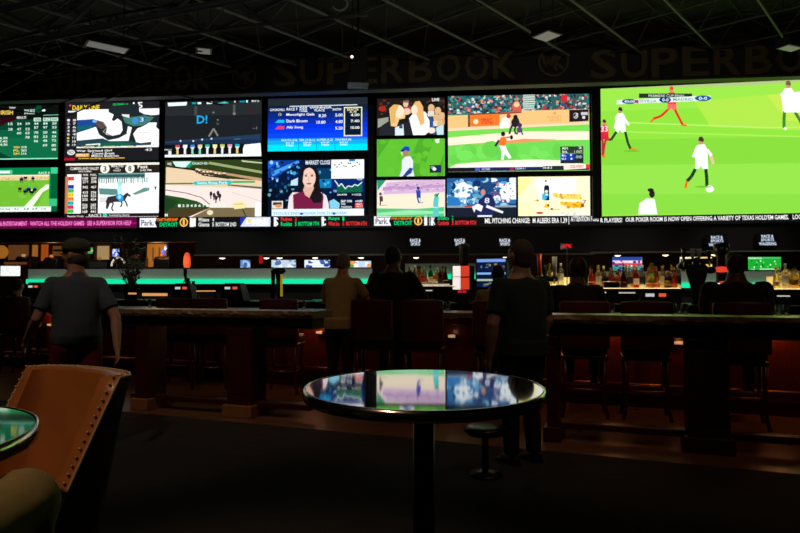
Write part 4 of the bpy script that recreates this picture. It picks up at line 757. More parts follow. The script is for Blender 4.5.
row(590, 682, 7.4, 1.38, .44, [K3[1], K3[3], K3[6], K3[5], K3[0]], 'in the back row of the long shelf')
bottle('broad', 'amber', 'gold', 'gold', IS.onpx(652, .27, 1.38), 'large arch-shaped glowing amber bottle on the long shelf', None, 1.22)
K4 = [('slope', 'pale', 'cream', 'gold'), ('tall', 'clear', 'cream', 'white'), ('squat', 'pale', 'gold', 'gold'), ('tall', 'pale', 'cream', 'black'), ('wine', 'green', 'cream', 'black')]
row(777, 812, 8.5, 1.37, .27, K4, 'on the backlit shelf at the right edge')
row(781, 810, 8.0, 1.37, .44, K4[1:4], 'in the back row at the right edge')
# black wire rack with white outline on the long shelf
q = IS.onpx(612, .21, 1.385); e = empty('napkin_caddy', q, RZ, 'black caddy with pale rim standing before the bottles on the long shelf', 'caddy')
MB().box(-.11, .11, -.06, .03, 0, .08).build('body', blackp, e, bevel=.02); MB().tube([(-.115, -.065, .005), (-.115, -.065, .09), (.115, -.065, .09), (.115, -.065, .005)], .006, 6).build('rim', steel, e)
# lit dispenser
q = IS.onpx(461.5, .2, 1.16); e = empty('lit_dispenser', q, RZ, 'drinks dispenser with glowing white and red panels below a tall dark column', 'dispenser')
s = 9.75 / F
MB().box(-.16, .16, -.02, .2, 0, .58).build('cabinet', blackp, e, bevel=.01)
WP = mat('white_lit_panel', (250, 240, 235), emit=(246, 232, 228), es=.95); RP = mat('red_lit_panel', (230, 70, 40), emit=(226, 66, 36), es=.75); 
MB().box(-.135, -.01, -.03, -.021, .20, .395).build('white_panel', WP, e); MB().box(-.135, -.01, -.03, -.021, .405, .57).build('white_panel', WP, e)
MB().box(.0, .135, -.03, -.021, .20, .385).build('red_panel', RP, e); MB().box(.0, .135, -.03, -.021, .405, .57).build('red_panel', RP, e)
MB().lathe([(.04, .58), (.075, .6), (.075, .86), (.085, .87), (.085, .91), (.05, .93)], (.02, .08, 0), 14).build('column', dsteel, e, True)
# cooler / lit display right of the dispenser
def small_screen(pl, b, off, label, draw, cat='monitor', name='monitor', dep=.05):
    e = screen(b, pl, label, draw, off, None, dep, .015, name); e['category'] = cat; return e
def dcool(p):
    p.rect(470, 255, 510, 295, (10, 22, 58)); 
    p.rect(470, 259, 510, 262, (110, 150, 220)); blobs(p, 480, 263, 504, 272, 16, [(40, 90, 190), (90, 110, 110), (16, 30, 80), (130, 110, 60)], 1.8); p.rect(470, 272.5, 510, 274.5, (120, 170, 230)); p.rect(470, 274.5, 510, 279, (10, 20, 50)); p.rect(470, 279, 510, 281, (160, 180, 160)); blobs(p, 480, 281, 504, 287, 10, [(120, 130, 80), (40, 60, 120)], 2)
ec = small_screen(IS, (477, 259, 506, 287), .3, 'blue-lit display cooler right of the red and white dispenser', dcool, 'cooler', 'display_cooler', .3)
MB().box(.0, .40, .02, .3, 1.16 - ec.location.z, -.012).build('cooler_base', blackp, ec)
# glowing strips, most imitating shelf-edge glints and bar-top reflections
def strip(px0, px1, py, off, label, m=glint_white, name='glow_strip', h=.018):
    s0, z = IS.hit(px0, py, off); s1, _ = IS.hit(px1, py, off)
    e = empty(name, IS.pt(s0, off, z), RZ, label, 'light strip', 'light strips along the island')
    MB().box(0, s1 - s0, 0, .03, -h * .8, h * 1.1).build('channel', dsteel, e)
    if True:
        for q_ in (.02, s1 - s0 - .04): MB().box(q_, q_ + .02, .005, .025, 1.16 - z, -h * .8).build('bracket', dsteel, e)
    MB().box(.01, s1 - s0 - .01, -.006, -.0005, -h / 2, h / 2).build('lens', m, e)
dim_glint = mat('dim_white_glint', (230, 225, 210), emit=(225, 220, 205), es=.6)  # white strips glow in place of highlights on stainless edges
strip(417, 450, 284.5, .155, 'short white edge glint under the bottles left of the dispenser', dim_glint)
strip(418, 433, 290.5, -.36, 'short dotted white edge glint below the bottles left of the dispenser', dim_glint)
strip(597, 607, 292.5, .15, 'short white edge glint under the long bottle shelf, left one of two', dim_glint)
strip(618, 636, 292.8, .15, 'short white edge glint under the long bottle shelf, right one of two', dim_glint)
strip(776, 791, 296, .15, 'white edge glint below the bottles at the right edge', dim_glint)
strip(552, 560, 291.5, .15, 'short white strip beside the seated patron in black', dim_glint)
strip(142, 168, 294.5, -.41, 'bright cream reflection strip on the island left of the terminals', amber_glow, h=.05)  # warm reflection on the bar top, imitated by a glowing strip
strip(128, 137, 293.5, -.41, 'short bright reflection strip behind the left end of the drink rail', amber_glow, h=.03)  # second bar-top reflection, also emission
strip(196, 216, 291, -.41, 'amber light strip between the two left terminals', amber_glow)
strip(312, 327, 300, -.41, 'thin teal reflection strip left of the man in beige shirt', mat('dim_teal_glint', (0, 120, 90), emit=(0, 110, 84), es=1))  # teal reflection put in as a glowing strip
# gaming terminals with white and orange readouts
OR = mat('orange_readout', (240, 96, 50), emit=(236, 92, 48), es=.9); WR_ = mat('white_readout', (220, 225, 230), emit=(205, 210, 216), es=.8)
tp = None
def terminal(px, py, label, red=False):
    global tp
    s_, z = IS.hit(px, py, -.31); q = IS.pt(s_, -.22, 1.16)
    e = empty('bar_terminal', q, RZ, label, 'terminal', 'black terminals on the island')
    t = z - 1.16
    w_ = .2
    MB().loft([[Vector((x, y, zz)) for x, y, zz in r_] for r_ in ([(-w_ * 1.25, -.07, 0), (w_ * 1.25, -.07, 0), (w_ * 1.25, .14, 0), (-w_ * 1.25, .14, 0)], [(-w_, -.08, t - .03), (w_, -.08, t - .03), (w_, .12, t - .03), (-w_, .12, t - .03)], [(-w_ * .8, -.07, t + .085), (w_ * .8, -.07, t + .085), (w_ * .8, .08, t + .085), (-w_ * .8, .08, t + .085)])]).build('casing', blackp, e, bevel=.012)
    if not red: MB().box(-.13, -.02, -.094, -.086, t - .022, t + .02).build('white_readout', WR_, e)
    MB().box(.035, .125, -.094, -.086, t - .022, t + .022).build('orange_readout', OR, e)
terminal(33, 286.5, 'black terminal with orange readout at the far left of the island')
terminal(181, 288, 'black terminal with white and orange readouts, left of the pair beneath teal panel')
terminal(231, 288, 'black terminal with white and orange readouts, right of the pair beneath teal panel')
terminal(391, 291, 'black terminal glowing in front of the large man in black')
terminal(656, 295, 'black terminal with white and orange readouts below the bottles right of centre')
# beer taps and tap towers
def tower(px, z0, h, w_, label, handles=(), off=.05, m=None):
    q = IS.onpx(px, off, z0); e = empty('tap_tower', q, RZ, label, 'beer tap tower')
    MB().lathe([(.07, 0), (.07, .02), (.035, .04), (.035, h - .08), (.05, h - .06), (.05, h), (.0, h + .02)], n=14).build('column', m or dsteel, e, True)
    if w_: MB().tube([(-w_, 0, h - .04), (w_, 0, h - .04)], .04, 12).build('crossbar', m or dsteel, e, True)
    for x, hc, hl in handles:
        f = MB().tube([(x, -.03, h - .05), (x, -.09, h - .06), (x, -.10, h - .11)], .012, 8).build('faucet', steel, e, True)
        MB().tube([(x, -.04, h - .02), (x, -.05, h + .06), (x, -.055, h + hl)], [.012, .030, .036], 10).build('tap_handle', hc, e, True)
    return e
redm = mat('red_enamel', (200, 50, 30), .3); crm = mat('cream_enamel', (190, 180, 160), .3); ylm = mat('yellow_enamel', (220, 190, 40), .35, emit=(220, 190, 40), es=.35)
tower(547, 1.16, .40, .16, 'tap tower with tall red and pale handles just right of the big man', ((-.10, redm, .32), (.12, crm, .28), (-.03, dsteel, .16)), 0)
tower(278, 1.16, .55, .09, 'twin-column tap tower with yellow stripe before the teal panel', (), -.05)
e = bpy.data.objects['tap_tower.001'] if 'tap_tower.001' in bpy.data.objects else None
for x, mm_ in ((-.075, blackp), (.075, blackp)): MB().tube([(x, -.04, 0), (x, -.04, .50)], .035, 12).build('side_column', mm_, e, True)
MB().box(.10, .135, -.085, -.065, .08, .46).build('yellow_stripe', ylm, e); MB().ell((0, 0, .52), .15, .07, .06).build('domed_cap', blackp, e, True)
tower(187, 1.16, .40, .0, 'slim tap tower standing before the left part of the teal panel', ((0, dsteel, .2),), -.05)
tower(193, 1.16, .25, .06, 'short two-armed tap tower right of the slim one', ((-.05, dsteel, .1), (.05, dsteel, .1)), -.1)
# broad black tap tower silhouette at right
e = tower(697, 1.16, .62, .2, 'wide black tap tower with several handles right of the long bottle shelf', ((-.16, blackp, .14), (-.05, crm, .13), (.03, crm, .13), (.15, blackp, .1)), -.05, blackp)
MB().loft([[Vector((x * k, y, z)) for x, y in ((-.13, -.07), (.13, -.07), (.13, .07), (-.13, .07))] for k, z in ((.4, 0), (.6, .22), (1.0, .42), (1.1, .5), (.7, .55))]).build('housing', blackp, e, bevel=.02)
MB().ell((.17, -.02, .46), .07, .05, .05).build('drip_guard', blackp, e, True); MB().ell((-.17, -.02, .52), .07, .05, .06).build('drip_guard', blackp, e, True)
# red sign
q = IS.onpx(567, .3, 0); zz = IS.hit(567, 246, .3)[1]
e = empty('red_led_sign', (q.x, q.y, zz), RZ, 'tiny red lit number sign above the bottles right of the big man', 'sign')
RL = mat('red_led', (240, 20, 30), emit=(240, 24, 36), es=.9)
MB().box(-.09, .09, 0, .03, -.045, .045).build('casing', blackp, e); MB().tube([(0, .015, -.045), (0, .015, 1.16 - zz)], .008, 6).build('stand', blackp, e)
pc = Pic((0, 0, 18, 9), .18, .09); pc.text('47%', 2, 2, 16, 7, (240, 30, 44)); o = pc.build('readout', e); o.location = (-.09, -.001, -.045)
def redtag(px, py, label):
    s_, z = IS.hit(px, py, -.42); e = empty('red_readout_display', IS.pt(s_, -.38, 1.16), RZ, label, 'display'); t = z - 1.16
    MB().box(-.09, .09, -.03, .03, 0, t + .03).build('casing', blackp, e, bevel=.005); pc = Pic((0, 0, 16, 5), .13, .04); pc.text('88:88', 0, 0, 16, 5, (220, 24, 60)); o = pc.build('readout', e); o.location = (-.065, -.032, t - .02)
redtag(462, 291.5, 'small red readout display under the white and red dispenser')
# red and orange glowing mugs tower beside the seated patron at right
q = IS.onpx(722, .1, 1.16); e = empty('neon_tap_column', q, RZ, 'dark column with glowing red and pink neon bands left of the right patron', 'tap column')
MB().lathe([(.11, 0), (.11, .03), (.07, .05), (.07, .66), (.10, .68), (.10, .82), (0, .83)], n=14).build('column', blackp, e, True)
RN = mat('red_neon', (240, 60, 40), emit=(240, 64, 44), es=.9)
MB().tube([(.09 * math.cos(t), -.09, .22 + .075 * math.sin(t)) for t in [-1.9 + .35 * i for i in range(12)]], .02, 8).build('neon_ring', RN, e, True)
MB().ell((-.01, -.08, .47), .10, .03, .04).build('red_glow_badge', RN, e, True); MB().ell((-.05, -.09, .25), .055, .02, .04).build('white_glow_badge', WP, e, True)

# ------------------------------------------------------------------ betting counters behind the bar
def bet_counter(pl, px0, px1, z0, z1, label, off=-.3):
    s0 = pl.hit(px0, 275, off)[0]; s1 = pl.hit(px1, 275, off)[0]; L = s1 - s0
    e = empty('betting_counter', pl.pt(s0, off, 0), pl.rot, label, 'betting counter')
    MB().box(0, L, .04, .7, 0, z0 - .06).build('counter_body', blackw, e); MB().box(-.02, L + .02, -.10, .7, z0 - .06, z0 - .02).build('ledge', blackp, e)
    MB().box(0, L, .04, .10, z0 - .02, z1).build('white_screen_panel', white_panel, e)
    MB().box(0, L, -.03, -.012, z0 - .02, z0 + .085).build('teal_light_strip', teal_led, e)
    MB().box(0, L, .03, .7, z1, z1 + .02).build('top_edge', blackp, e)
    return e
bet_counter(WL, 27, 372, 1.50, 1.82, 'long betting counter with white panel and teal light strip, left half', -.35)
bet_counter(WR, 603, 900, 1.41, 1.74, 'betting counter with teal-lit panel behind the bottles at right', -.35)
bet_counter(WL, 405, 480, 1.60, 1.92, 'short teal-lit betting counter section behind the bottles left of dispenser', -.35)
# headers' small signs
def rsign(pl, px, py, label, three):
    s_, z = pl.hit(px, py, -.06); e = empty('counter_sign', pl.pt(s_, -.06, z), pl.rot, label, 'sign'); W, H = (.42, .28) if three else (.28, .2)
    MB().box(-W / 2, W / 2, 0, .06, -H / 2, H / 2).build('sign_box', blackp, e)
    pc = Pic((0, 0, 100, 60), W, H)
    if three:
        pc.text('RACE &', 22, 6, 78, 20, (205, 220, 240)); pc.text('SPORTS', 20, 23, 80, 36, (205, 220, 240)); pc.text(three, 10, 40, 90, 54, (205, 220, 240))
    else: pc.text('RACE &', 8, 8, 90, 30, (215, 225, 240)); pc.text('SPORTS', 14, 33, 86, 54, (215, 225, 240))
    o = pc.build('lit_lettering', e); o.location = (-W / 2, -.001, -H / 2)
rsign(WL, 415.5, 242, 'small lit RACE & SPORTS sign, leftmost on the dark header', None)
rsign(WL, 460, 242, 'small lit RACE & SPORTS sign above the dispenser column', None)
rsign(WL, 505, 242, 'small lit RACE & SPORTS sign beside the big man\'s head', None)
rsign(WR, 717, 241, 'lit RACE & SPORTS WINDOW 20 sign on the header at right', 'WINDOW 20')
rsign(WR, 767.5, 240, 'lit RACE & SPORTS WAGERING sign on the header near right edge', 'WAGERING')
# recessed downlights under the header
def downlight(pl, px, label, z, off=.06, pw=.5):
    q = pl.onpx(px, off, z); e = empty('recessed_downlight', q, pl.rot, label, 'downlight', None)
    MB().lathe([(.0, 0), (.085, 0), (.085, -.02), (.07, -.03)], n=16).build('trim_ring', dsteel, e, True); MB().ell((0, 0, -.03), .065, .065, .022).build('lens', lamp_glow, e, True)
    if pw: l = light('POINT', 'downlight_glow', (0, 0, -.08), pw, (1, .82, .6), .04); l.parent = e
for px, lb in ((222, 'small downlight under the header nearest the teal panel\'s left half'), (266, 'small downlight under the header, left one of the close pair'), (279.5, 'small downlight under the header, right one of the close pair'), (315, 'small downlight under the header left of the man in beige shirt'), (361, 'small downlight under the header right of the man in beige shirt')):
    downlight(WL, px, lb, 2.10)
for px, lb in ((416, 'small downlight under the leftmost race and sports sign'), (506, 'small downlight beside the big man\'s head')): downlight(WL, px, lb, 2.10)
for px, lb in ((618, 'small downlight above the blue and red monitor'), (666, 'small downlight above the arch-shaped bottle'), (715, 'small downlight under the WINDOW 20 sign')): downlight(WR, px, lb, 2.13)
# monitors beyond the counters
def free_screen(px0, py0, px1, py1, Y, label, draw, name='monitor', cat='monitor'):
    pl = Plane((-10, Y), (10, Y)); e = screen((px0, py0, px1, py1), pl, label, draw, 0, None, .05, .02, name); e['category'] = cat
    H = zat(py0, Y) - zat(py1, Y); W = (px1 - px0) / F * Y
    z0 = e.location.z
    MB().box(W / 2 - .03, W / 2 + .03, .05, .09, -z0, H * .6).build('stand_post', blackp, e)
    MB().box(W / 2 - .2, W / 2 + .2, -.05, .25, -z0, -z0 + .03).build('stand_base', blackp, e)
    return e
def bluepic(c1, c2, seed):
    def f(p):
        b = p.b; random.seed(seed); p.rect(b[0], b[1], b[2], b[3], c1); blobs(p, b[0], b[1], b[2], b[3], 22, c2, (b[3] - b[1]) * .22)
    return f
free_screen(240.5, 260, 250.5, 273, 16.2, 'small narrow blue-white monitor beyond the teal panel, leftmost of four', bluepic((90, 130, 190), [(150, 180, 220), (60, 90, 160), (190, 200, 210)], 1))
free_screen(271.5, 260, 296, 273, 16.2, 'pale monitor beyond the teal panel left of the white-and-blue one', bluepic((190, 205, 220), [(120, 150, 200), (225, 235, 240), (80, 110, 160)], 2))
free_screen(304.5, 260, 330, 273, 16.2, 'white monitor with dark blue figures beyond the teal panel', bluepic((225, 235, 240), [(40, 70, 150), (240, 245, 250), (60, 90, 170), (30, 40, 90)], 3))
free_screen(350, 261, 371, 278, 16.2, 'colourful blue and orange monitor right of the man in beige shirt', bluepic((190, 210, 235), [(70, 120, 220), (230, 150, 80), (240, 235, 220), (90, 160, 90)], 4))
def dm5(p):
    p.rect(600, 250, 650, 280, (220, 225, 235)); p.g(590, 235, 6.667); p.rect(145, 145, 345, 170, (40, 70, 160)); p.rect(145, 170, 345, 190, (226, 200, 214)); p.rect(145, 188, 345, 205, (210, 60, 70)); p.rect(145, 205, 345, 245, (60, 150, 120))
    random.seed(6); blobs(p, 150, 160, 340, 235, 26, [(230, 235, 240), (190, 50, 60), (40, 60, 150), (90, 40, 110)], 13)
free_screen(612, 257, 642, 273, 15.6, 'monitor with blue, red and white picture behind the long bottle shelf', dm5)
def dm6(p):
    p.rect(675, 250, 715, 280, (236, 220, 140)); p.g(590, 235, 6.667); p.rect(596, 148, 700, 190, (244, 236, 190)); random.seed(8); blobs(p, 600, 185, 680, 235, 12, [(220, 200, 120), (250, 240, 190)], 16); p.poly([(655, 215), (660, 180), (675, 165), (688, 190), (686, 220)], (30, 50, 150)); p.ell(672, 172, 9, 9, (24, 30, 90)); p.rect(740, 148, 790, 235, (230, 190, 100))
free_screen(679.5, 257, 712, 273, 15.6, 'pale yellow monitor with small blue figure behind the wide tap tower', dm6)
def dm7(p):
    p.rect(740, 250, 790, 280, (24, 165, 44)); p.g(700, 230, 6.66); p.rect(315, 180, 540, 192, (60, 190, 90)); p.text('LIVE MATCH', 322, 182, 410, 194, (210, 240, 215)); p.rect(395, 256, 500, 266, (140, 225, 150)); p.text('2-0', 340, 258, 362, 268, (220, 240, 220)); random.seed(3)
    for i in range(16): p.ell(random.uniform(330, 520), random.uniform(205, 250), 4, 6, random.choice([(230, 240, 230), (10, 90, 30), (120, 220, 130)]), i == 0)
free_screen(747.5, 257, 781, 271, 15.6, 'green soccer monitor behind the bar near the right edge', dm7)
free_screen(0.5, 266, 21, 276, 14.6, 'bright white monitor at the far left edge above the seated patron', bluepic((236, 238, 236), [(225, 228, 228), (245, 245, 244)], 5))
q = at(241, 259, 16); e = empty('red_exit_lamp', at(241, 262, 15.9), 0, 'small red lit lamp beside the narrow blue monitor', 'lamp')
MB().box(-.06, .06, 0, .06, -.12, .12).build('lamp_case', blackp, e); MB().box(-.045, .045, -.008, -.001, -.1, .1).build('red_lens', mat('red_lens', (210, 30, 30), emit=(170, 16, 20), es=.8), e)
e.location = at(261, 259.5, 15.9); MB().tube([(0, .03, .12), (0, .03, 6.4 - e.location.z)], .01, 6).build('drop_rod', blackp, e)

# ---- gaming hall seen through the left opening
def wallpanel(px0, py0, px1, py1, Y, name, label, cat, m, frame=None, es=None):
    a = at(px0, py1, Y); c = at(px1, py0, Y); e = empty(name, (a.x, Y, a.z), 0, label, cat); W, H = c.x - a.x, c.z - a.z
    MB().box(0, W, 0, .05, 0, H).build('panel', m, e)
    fm = frame or dkwood; f = MB(); t = .05
    for b_ in ((-t, 0, -t, H + t), (W, W + t, -t, H + t), (0, W, -t, 0), (0, W, H, H + t)): f.box(b_[0], b_[1], -.04, .06, b_[2], b_[3])
    f.build('frame', fm, e); MB().box(-t, W + t, 0, .06, -a.z, -t).build('base_cabinet', dkwood, e)
    return e, W, H
am1 = mat('amber_backlit_glass', (200, 130, 60), .5, emit=(176, 112, 40), es=.62, noise=.2, scale=3)
am2 = mat('orange_backlit_glass', (200, 96, 40), .5, emit=(168, 78, 22), es=.7)
am3 = mat('cream_backlit_glass', (220, 190, 140), .5, emit=(190, 158, 110), es=.6)
am4 = mat('brown_backlit_glass', (140, 90, 50), .5, emit=(106, 66, 34), es=.6)
wallpanel(8, 245, 30, 264, 16.4, 'wall_panel', 'dim brown lit panel behind a distant patron at far left', 'panel', am4)
wallpanel(32, 245, 39, 262, 16.4, 'wall_panel', 'narrow amber lit panel left of the orange panel at far left', 'panel', am1)
wallpanel(41, 244.5, 49.5, 261, 16.2, 'wall_panel', 'orange lit panel left of the capped man\'s cap', 'panel', am2)
wallpanel(52, 246, 64, 256, 16.4, 'wall_panel', 'brown lit panel partly behind the capped man\'s face', 'panel', am4)
e, W, H = wallpanel(97, 246, 110, 266, 16.4, 'wall_panel', 'cream lit alcove panel right of the capped man', 'panel', am3)
e, W, H = wallpanel(147, 244, 167, 267, 15.9, 'wall_panel', 'yellow-tan lit double-panelled door between the plant and red lamp', 'door panel', am1, BLK)
MB().box(W * .28, W * .34, -.03, 0, H * .25, H * .85).build('inner_moulding', am4, e); MB().box(W * .6, W * .66, -.03, 0, H * .25, H * .85).build('inner_moulding', am4, e)
c_ = at(1.5, 252, 16.0); e = empty('round_lantern', (c_.x, 16, c_.z), 0, 'round amber lantern at the far left edge of the hall', 'lantern')
MB().ell((0, 0, 0), .16, .12, .17, 18, 12).build('globe', am1, e, True); MB().tube([(0, 0, .16), (0, 0, 3)], .012, 6).build('stem', blackm, e)
c_ = at(89.5, 250.5, 15.5); e = empty('green_slot_topper', (c_.x, 15.5, c_.z), 0, 'small green and yellow glowing sign just right of the cap', 'sign')
MB().lathe([(0, -.08), (.07, -.07), (.075, .07), (0, .08)], n=16).build('lit_drum', mat('green_glow', (60, 200, 120), emit=(70, 190, 110), es=.7), e, True); MB().lathe([(.0, -.03), (.078, -.028), (.078, .02), (0, .022)], n=16).build('yellow_band', mat('yellow_glow', (220, 200, 80), emit=(200, 190, 70), es=.8), e, True); MB().tube([(0, 0, -.07), (0, 0, -c_.z)], .02, 8).build('post', blackm, e)
wallpanel(4, 262, 28, 264.5, 15.2, 'lit_ledge', 'pale lit counter edge behind the white monitor at far left', 'counter', am4)
free_screen(112.5, 249, 119.5, 256.5, 16.0, 'small tilted white and blue slot screen left of the potted plant', bluepic((215, 225, 250), [(70, 100, 230), (240, 240, 250)], 9))
c_ = at(114, 264, 15.35); e = empty('white_arch_tube', (c_.x, 15.35, c_.z), 0, 'glowing white arched tube of a slot machine beside the plant', 'light tube')
MB().tube([(.16 * math.cos(t) + .1, 0, .2 * math.sin(t) - .05) for t in [math.pi - .28 * i for i in range(11)]], .022, 8).build('tube', mat('warm_white_tube', (250, 240, 225), emit=(235, 222, 205), es=.8), e, True); MB().box(-.1, .32, -.02, .3, -c_.z, -.1).build('slot_cabinet', blackp, e)
c_ = at(187, 262, 15.4); e = empty('glowing_column_lamp', (c_.x, 15.4, c_.z), 0, 'slender red-orange glowing column lamp behind the slim tap tower', 'lamp')
MB().lathe([(0, -.2), (.06, -.19), (.085, -.05), (.08, .1), (.045, .22), (0, .23)], n=16).build('glowing_shade', mat('red_orange_glow', (250, 110, 60), emit=(226, 92, 48), es=.8), e, True); MB().lathe([(.05, -c_.z), (.12, -c_.z), (.12, -c_.z + .04), (.02, -c_.z + .06), (.02, -.19)], n=12).build('stand', blackm, e, True)
l = light('POINT', 'column_lamp_light', (0, -.2, 0), 1.5, (1, .2, .08), .08); l.parent = e
c_ = at(165, 252, 15.6); e = empty('blue_white_sconce', (c_.x, 15.6, c_.z), 0, 'small blue and white flame-like light beside the tan door', 'light')
MB().tube([(-.03, 0, -.1), (-.05, 0, 0), (.02, 0, .1), (.04, 0, .17)], [.02, .05, .03, .008], 10).build('blue_glass', mat('blue_glow', (80, 110, 240), emit=(80, 110, 220), es=.8), e, True); MB().ell((.02, -.03, .09), .03, .02, .05).build('white_glass', WP, e, True); MB().tube([(0, .03, -.1), (0, .03, -c_.z)], .02, 8).build('bracket', blackm, e)
for i, (x, y, pw) in enumerate(((-8.2, 15.0, 6), (-5.8, 15.3, 5))): light('POINT', 'hall_light', (x, y, 2.3), pw, (1, .6, .3), .15)
for i, (x, y, pw) in enumerate(((-2.0, 16.3, 1.2), (4.5, 15.6, 3), (7.6, 15.2, 2.2), (1.2, 16.0, 3))): light('POINT', 'counter_room_light', (x, y, 2.6), pw, (1, .75, .5), .15)

random.seed(31)
for i, (px, lb) in enumerate(((20, 'dark slot machine cabinet with tiny lamp, farthest left of the hall'), (48, 'dark slot machine cabinet below the orange lit panel'), (98, 'dark slot machine cabinet before the cream lit alcove'), (136, 'dark slot machine cabinet right of the potted plant'), (160, 'dark slot machine cabinet before the tan lit door'))):
    c_ = at(px, 262, 15.3); zt = zat(random.uniform(256, 262), 15.3); e = empty('slot_machine', (c_.x, 15.3, 0), random.uniform(-.3, .3), lb, 'slot machine')
    MB().loft([[Vector((x, y, z)) for x, y in ((-.2, a), (.2, a), (.2, .35), (-.2, .35))] for z, a in ((0, -.1), (zt - .7, -.1), (zt - .6, -.02), (zt - .06, .06), (zt, .12))]).build('cabinet', blackp, e, bevel=.01)
    MB().ell((0, .1, zt + .02), .05, .05, .04, 10, 6).build('top_lamp', random.choice([am1, am3, am2]), e, True)
# potted plant with glittering dry branches, on the island's left end
leafm = mat('dark_leaf', (52, 66, 36), .5); twigm = mat('dry_twig', (120, 84, 50), .6); potm = mat('dark_ceramic', (40, 34, 30), .3)
q = IS.onpx(131, .1, 1.16); pot = empty('potted_plant', q, 0, 'tall dark plant with glittering branches in pot at the left end of the island', 'potted plant')
MB().lathe([(0, 0), (.12, 0), (.16, .2), (.17, .22), (.14, .22), (.13, .18), (0, .17)], n=20).build('pot', potm, pot, True)
random.seed(21); lf = MB(); gl = MB()
for i in range(22):
    an = random.uniform(0, 6.283); sp = random.uniform(.08, .36); hh = random.uniform(.7, 1.22); P0 = Vector((0, 0, .18)); P = [P0, Vector((sp * .35 * math.cos(an), sp * .35 * math.sin(an), hh * .45)), Vector((sp * math.cos(an), sp * math.sin(an), hh))]
    MB().tube(P, [.012, .008, .004], 5).build('branch', twigm, pot)
    for k in range(16):
        t = random.uniform(.3, 1); c = P[1].lerp(P[2], (t - .3) / .7); d = Vector((random.uniform(-1, 1), random.uniform(-1, 1), random.uniform(-.6, .8))).normalized() * random.uniform(.05, .11); s_ = d.cross(Vector((0, 0, 1))).normalized() * .022
        lf.loft([[c, c + d * .5 + s_, c + d, c + d * .5 - s_], [c + Vector((0, 0, .004)), c + d * .5 + s_ + Vector((0, 0, .004)), c + d + Vector((0, 0, .004)), c + d * .5 - s_ + Vector((0, 0, .004))]])
    for k in range(3): gl.ell(P[1].lerp(P[2], random.uniform(0, 1)) + Vector((random.uniform(-.04, .04), random.uniform(-.04, .04), 0)), .012, .012, .012, 6, 5)
o = lf.build('foliage', leafm, pot); o['kind'] = 'stuff'; o = gl.build('berries', labm['gold'], pot); o['kind'] = 'stuff'

# ------------------------------------------------------------------ drink rails (stone-topped standing counters)
def drink_rail(px0, px1, posts, label, a0=None, a1=None):
    s0 = RAIL.hit(px0, 310)[0] if a0 is None else a0; s1 = RAIL.hit(px1, 310)[0] if a1 is None else a1
    e = empty('drink_rail', RAIL.pt(s0, 0, 0), RAIL.rot, label, 'standing counter'); L = s1 - s0
    # chiselled stone slab
    random.seed(int(px0)); n = int(L / .06); fr = [Vector((L * i / n, random.uniform(-.012, .012), 0)) for i in range(n + 1)]
    rings = []
    for i, p in enumerate(fr):
        y = p.y; rings.append([Vector((p.x, y, 1.14)), Vector((p.x, y - random.uniform(.002, .016), 1.10 + random.uniform(-.012, .012))), Vector((p.x, y + .008, 1.065)), Vector((p.x, .46, 1.065)), Vector((p.x, .46, 1.14))])
    MB().loft(rings).build('stone_top', stone, e)
    MB().box(.06, L - .06, .10, .38, .95, 1.065).build('apron', dkwood, e, bevel=.008)
    for pp in posts:
        s_ = RAIL.hit(pp[0], 360)[0] - s0; w_ = pp[1]
        f = MB().box(s_ - w_, s_ + w_, .07, .39, .10, .95).build('post', dkwood, e, bevel=.012)
        MB().box(s_ - w_ * .72, s_ + w_ * .72, .062, .071, .25, .85).build('raised_panel', dkwood, f, bevel=.004)
        MB().box(s_ - w_ - .03, s_ + w_ + .03, .03, .43, 0, .13).build('plinth', plinth if px0 < 300 else dkwood, e, bevel=.01)
    MB().box(.1, L - .1, .16, .30, .10, .16).build('foot_beam', dkwood, e, bevel=.01)
    return e
drink_rail(114, 313, ((137, .09), (235, .15)), 'stone-topped standing counter at left, in front of the bar behind the round table')
drink_rail(540, 850, ((551, .05), (709, .165), (842, .15)), 'stone-topped standing counter at right with thick dark red post')

# ------------------------------------------------------------------ bar stools
def make_stool():
    e = empty('bar_stool', (0, 0, 0), 0, 'x', 'bar stool', 'upholstered bar stools along the bar')
    MB().box(-.23, .23, -.20, .24, .66, .77).build('seat', redv, e, bevel=.03)
    MB().box(-.24, .24, -.21, .25, .62, .66).build('seat_frame', dkwood, e, bevel=.008)
    rings = []
    for i in range(9):
        t = i / 8; x = -.255 + .51 * t; yb = -.235 + .05 * (1 - (2 * t - 1) ** 2) * -1
        top = 1.235 + .012 * (1 - (2 * t - 1) ** 2); rings.append([Vector((x, yb - .035, .74)), Vector((x, yb + .045, .74)), Vector((x, yb - .005, top)), Vector((x, yb - .065, top))])
    b = MB().loft(rings).build('backrest', redv, e, True, .02)
    for sx in (-1, 1):
        for sy in (-1, 1):
            x, y = sx * .205, sy * .19 + .01
            MB().tube([(x, y, .63), (x * .96, y, .34), (x * 1.02, y, .12), (x * 1.14, y * 1.1, .0)], [.026, .021, .017, .021], 8).build('leg', dkwood, e, True)
    f = MB()
    for a, c in (((-.2, -.18), (.2, -.18)), ((-.2, .2), (.2, .2)), ((-.2, -.18), (-.2, .2)), ((.2, -.18), (.2, .2))): f.tube([(a[0], a[1], .30), (c[0], c[1], .30)], .012, 8)
    f.build('foot_ring', brass, e, True)
    return e
st0 = None
def stool(px, off, label, rz=0):
    global st0
    q = BAR.onpx(px, off, 0)
    if st0 is None: st0 = make_stool(); st0.location = q; st0.rotation_euler = (0, 0, RZ + rz); st0['label'] = label; return st0
    return dup(st0, q, RZ + rz, label)
stool(376, -.55, 'dark red bar stool right behind the man in beige shirt, left of the nearest pair', .22)
stool(424, -.55, 'dark red bar stool directly right of the beige-shirted man\'s stool, empty', .24)
stool(583, -.62, 'bar stool carrying the dark-haired patron right of the big man', .15)
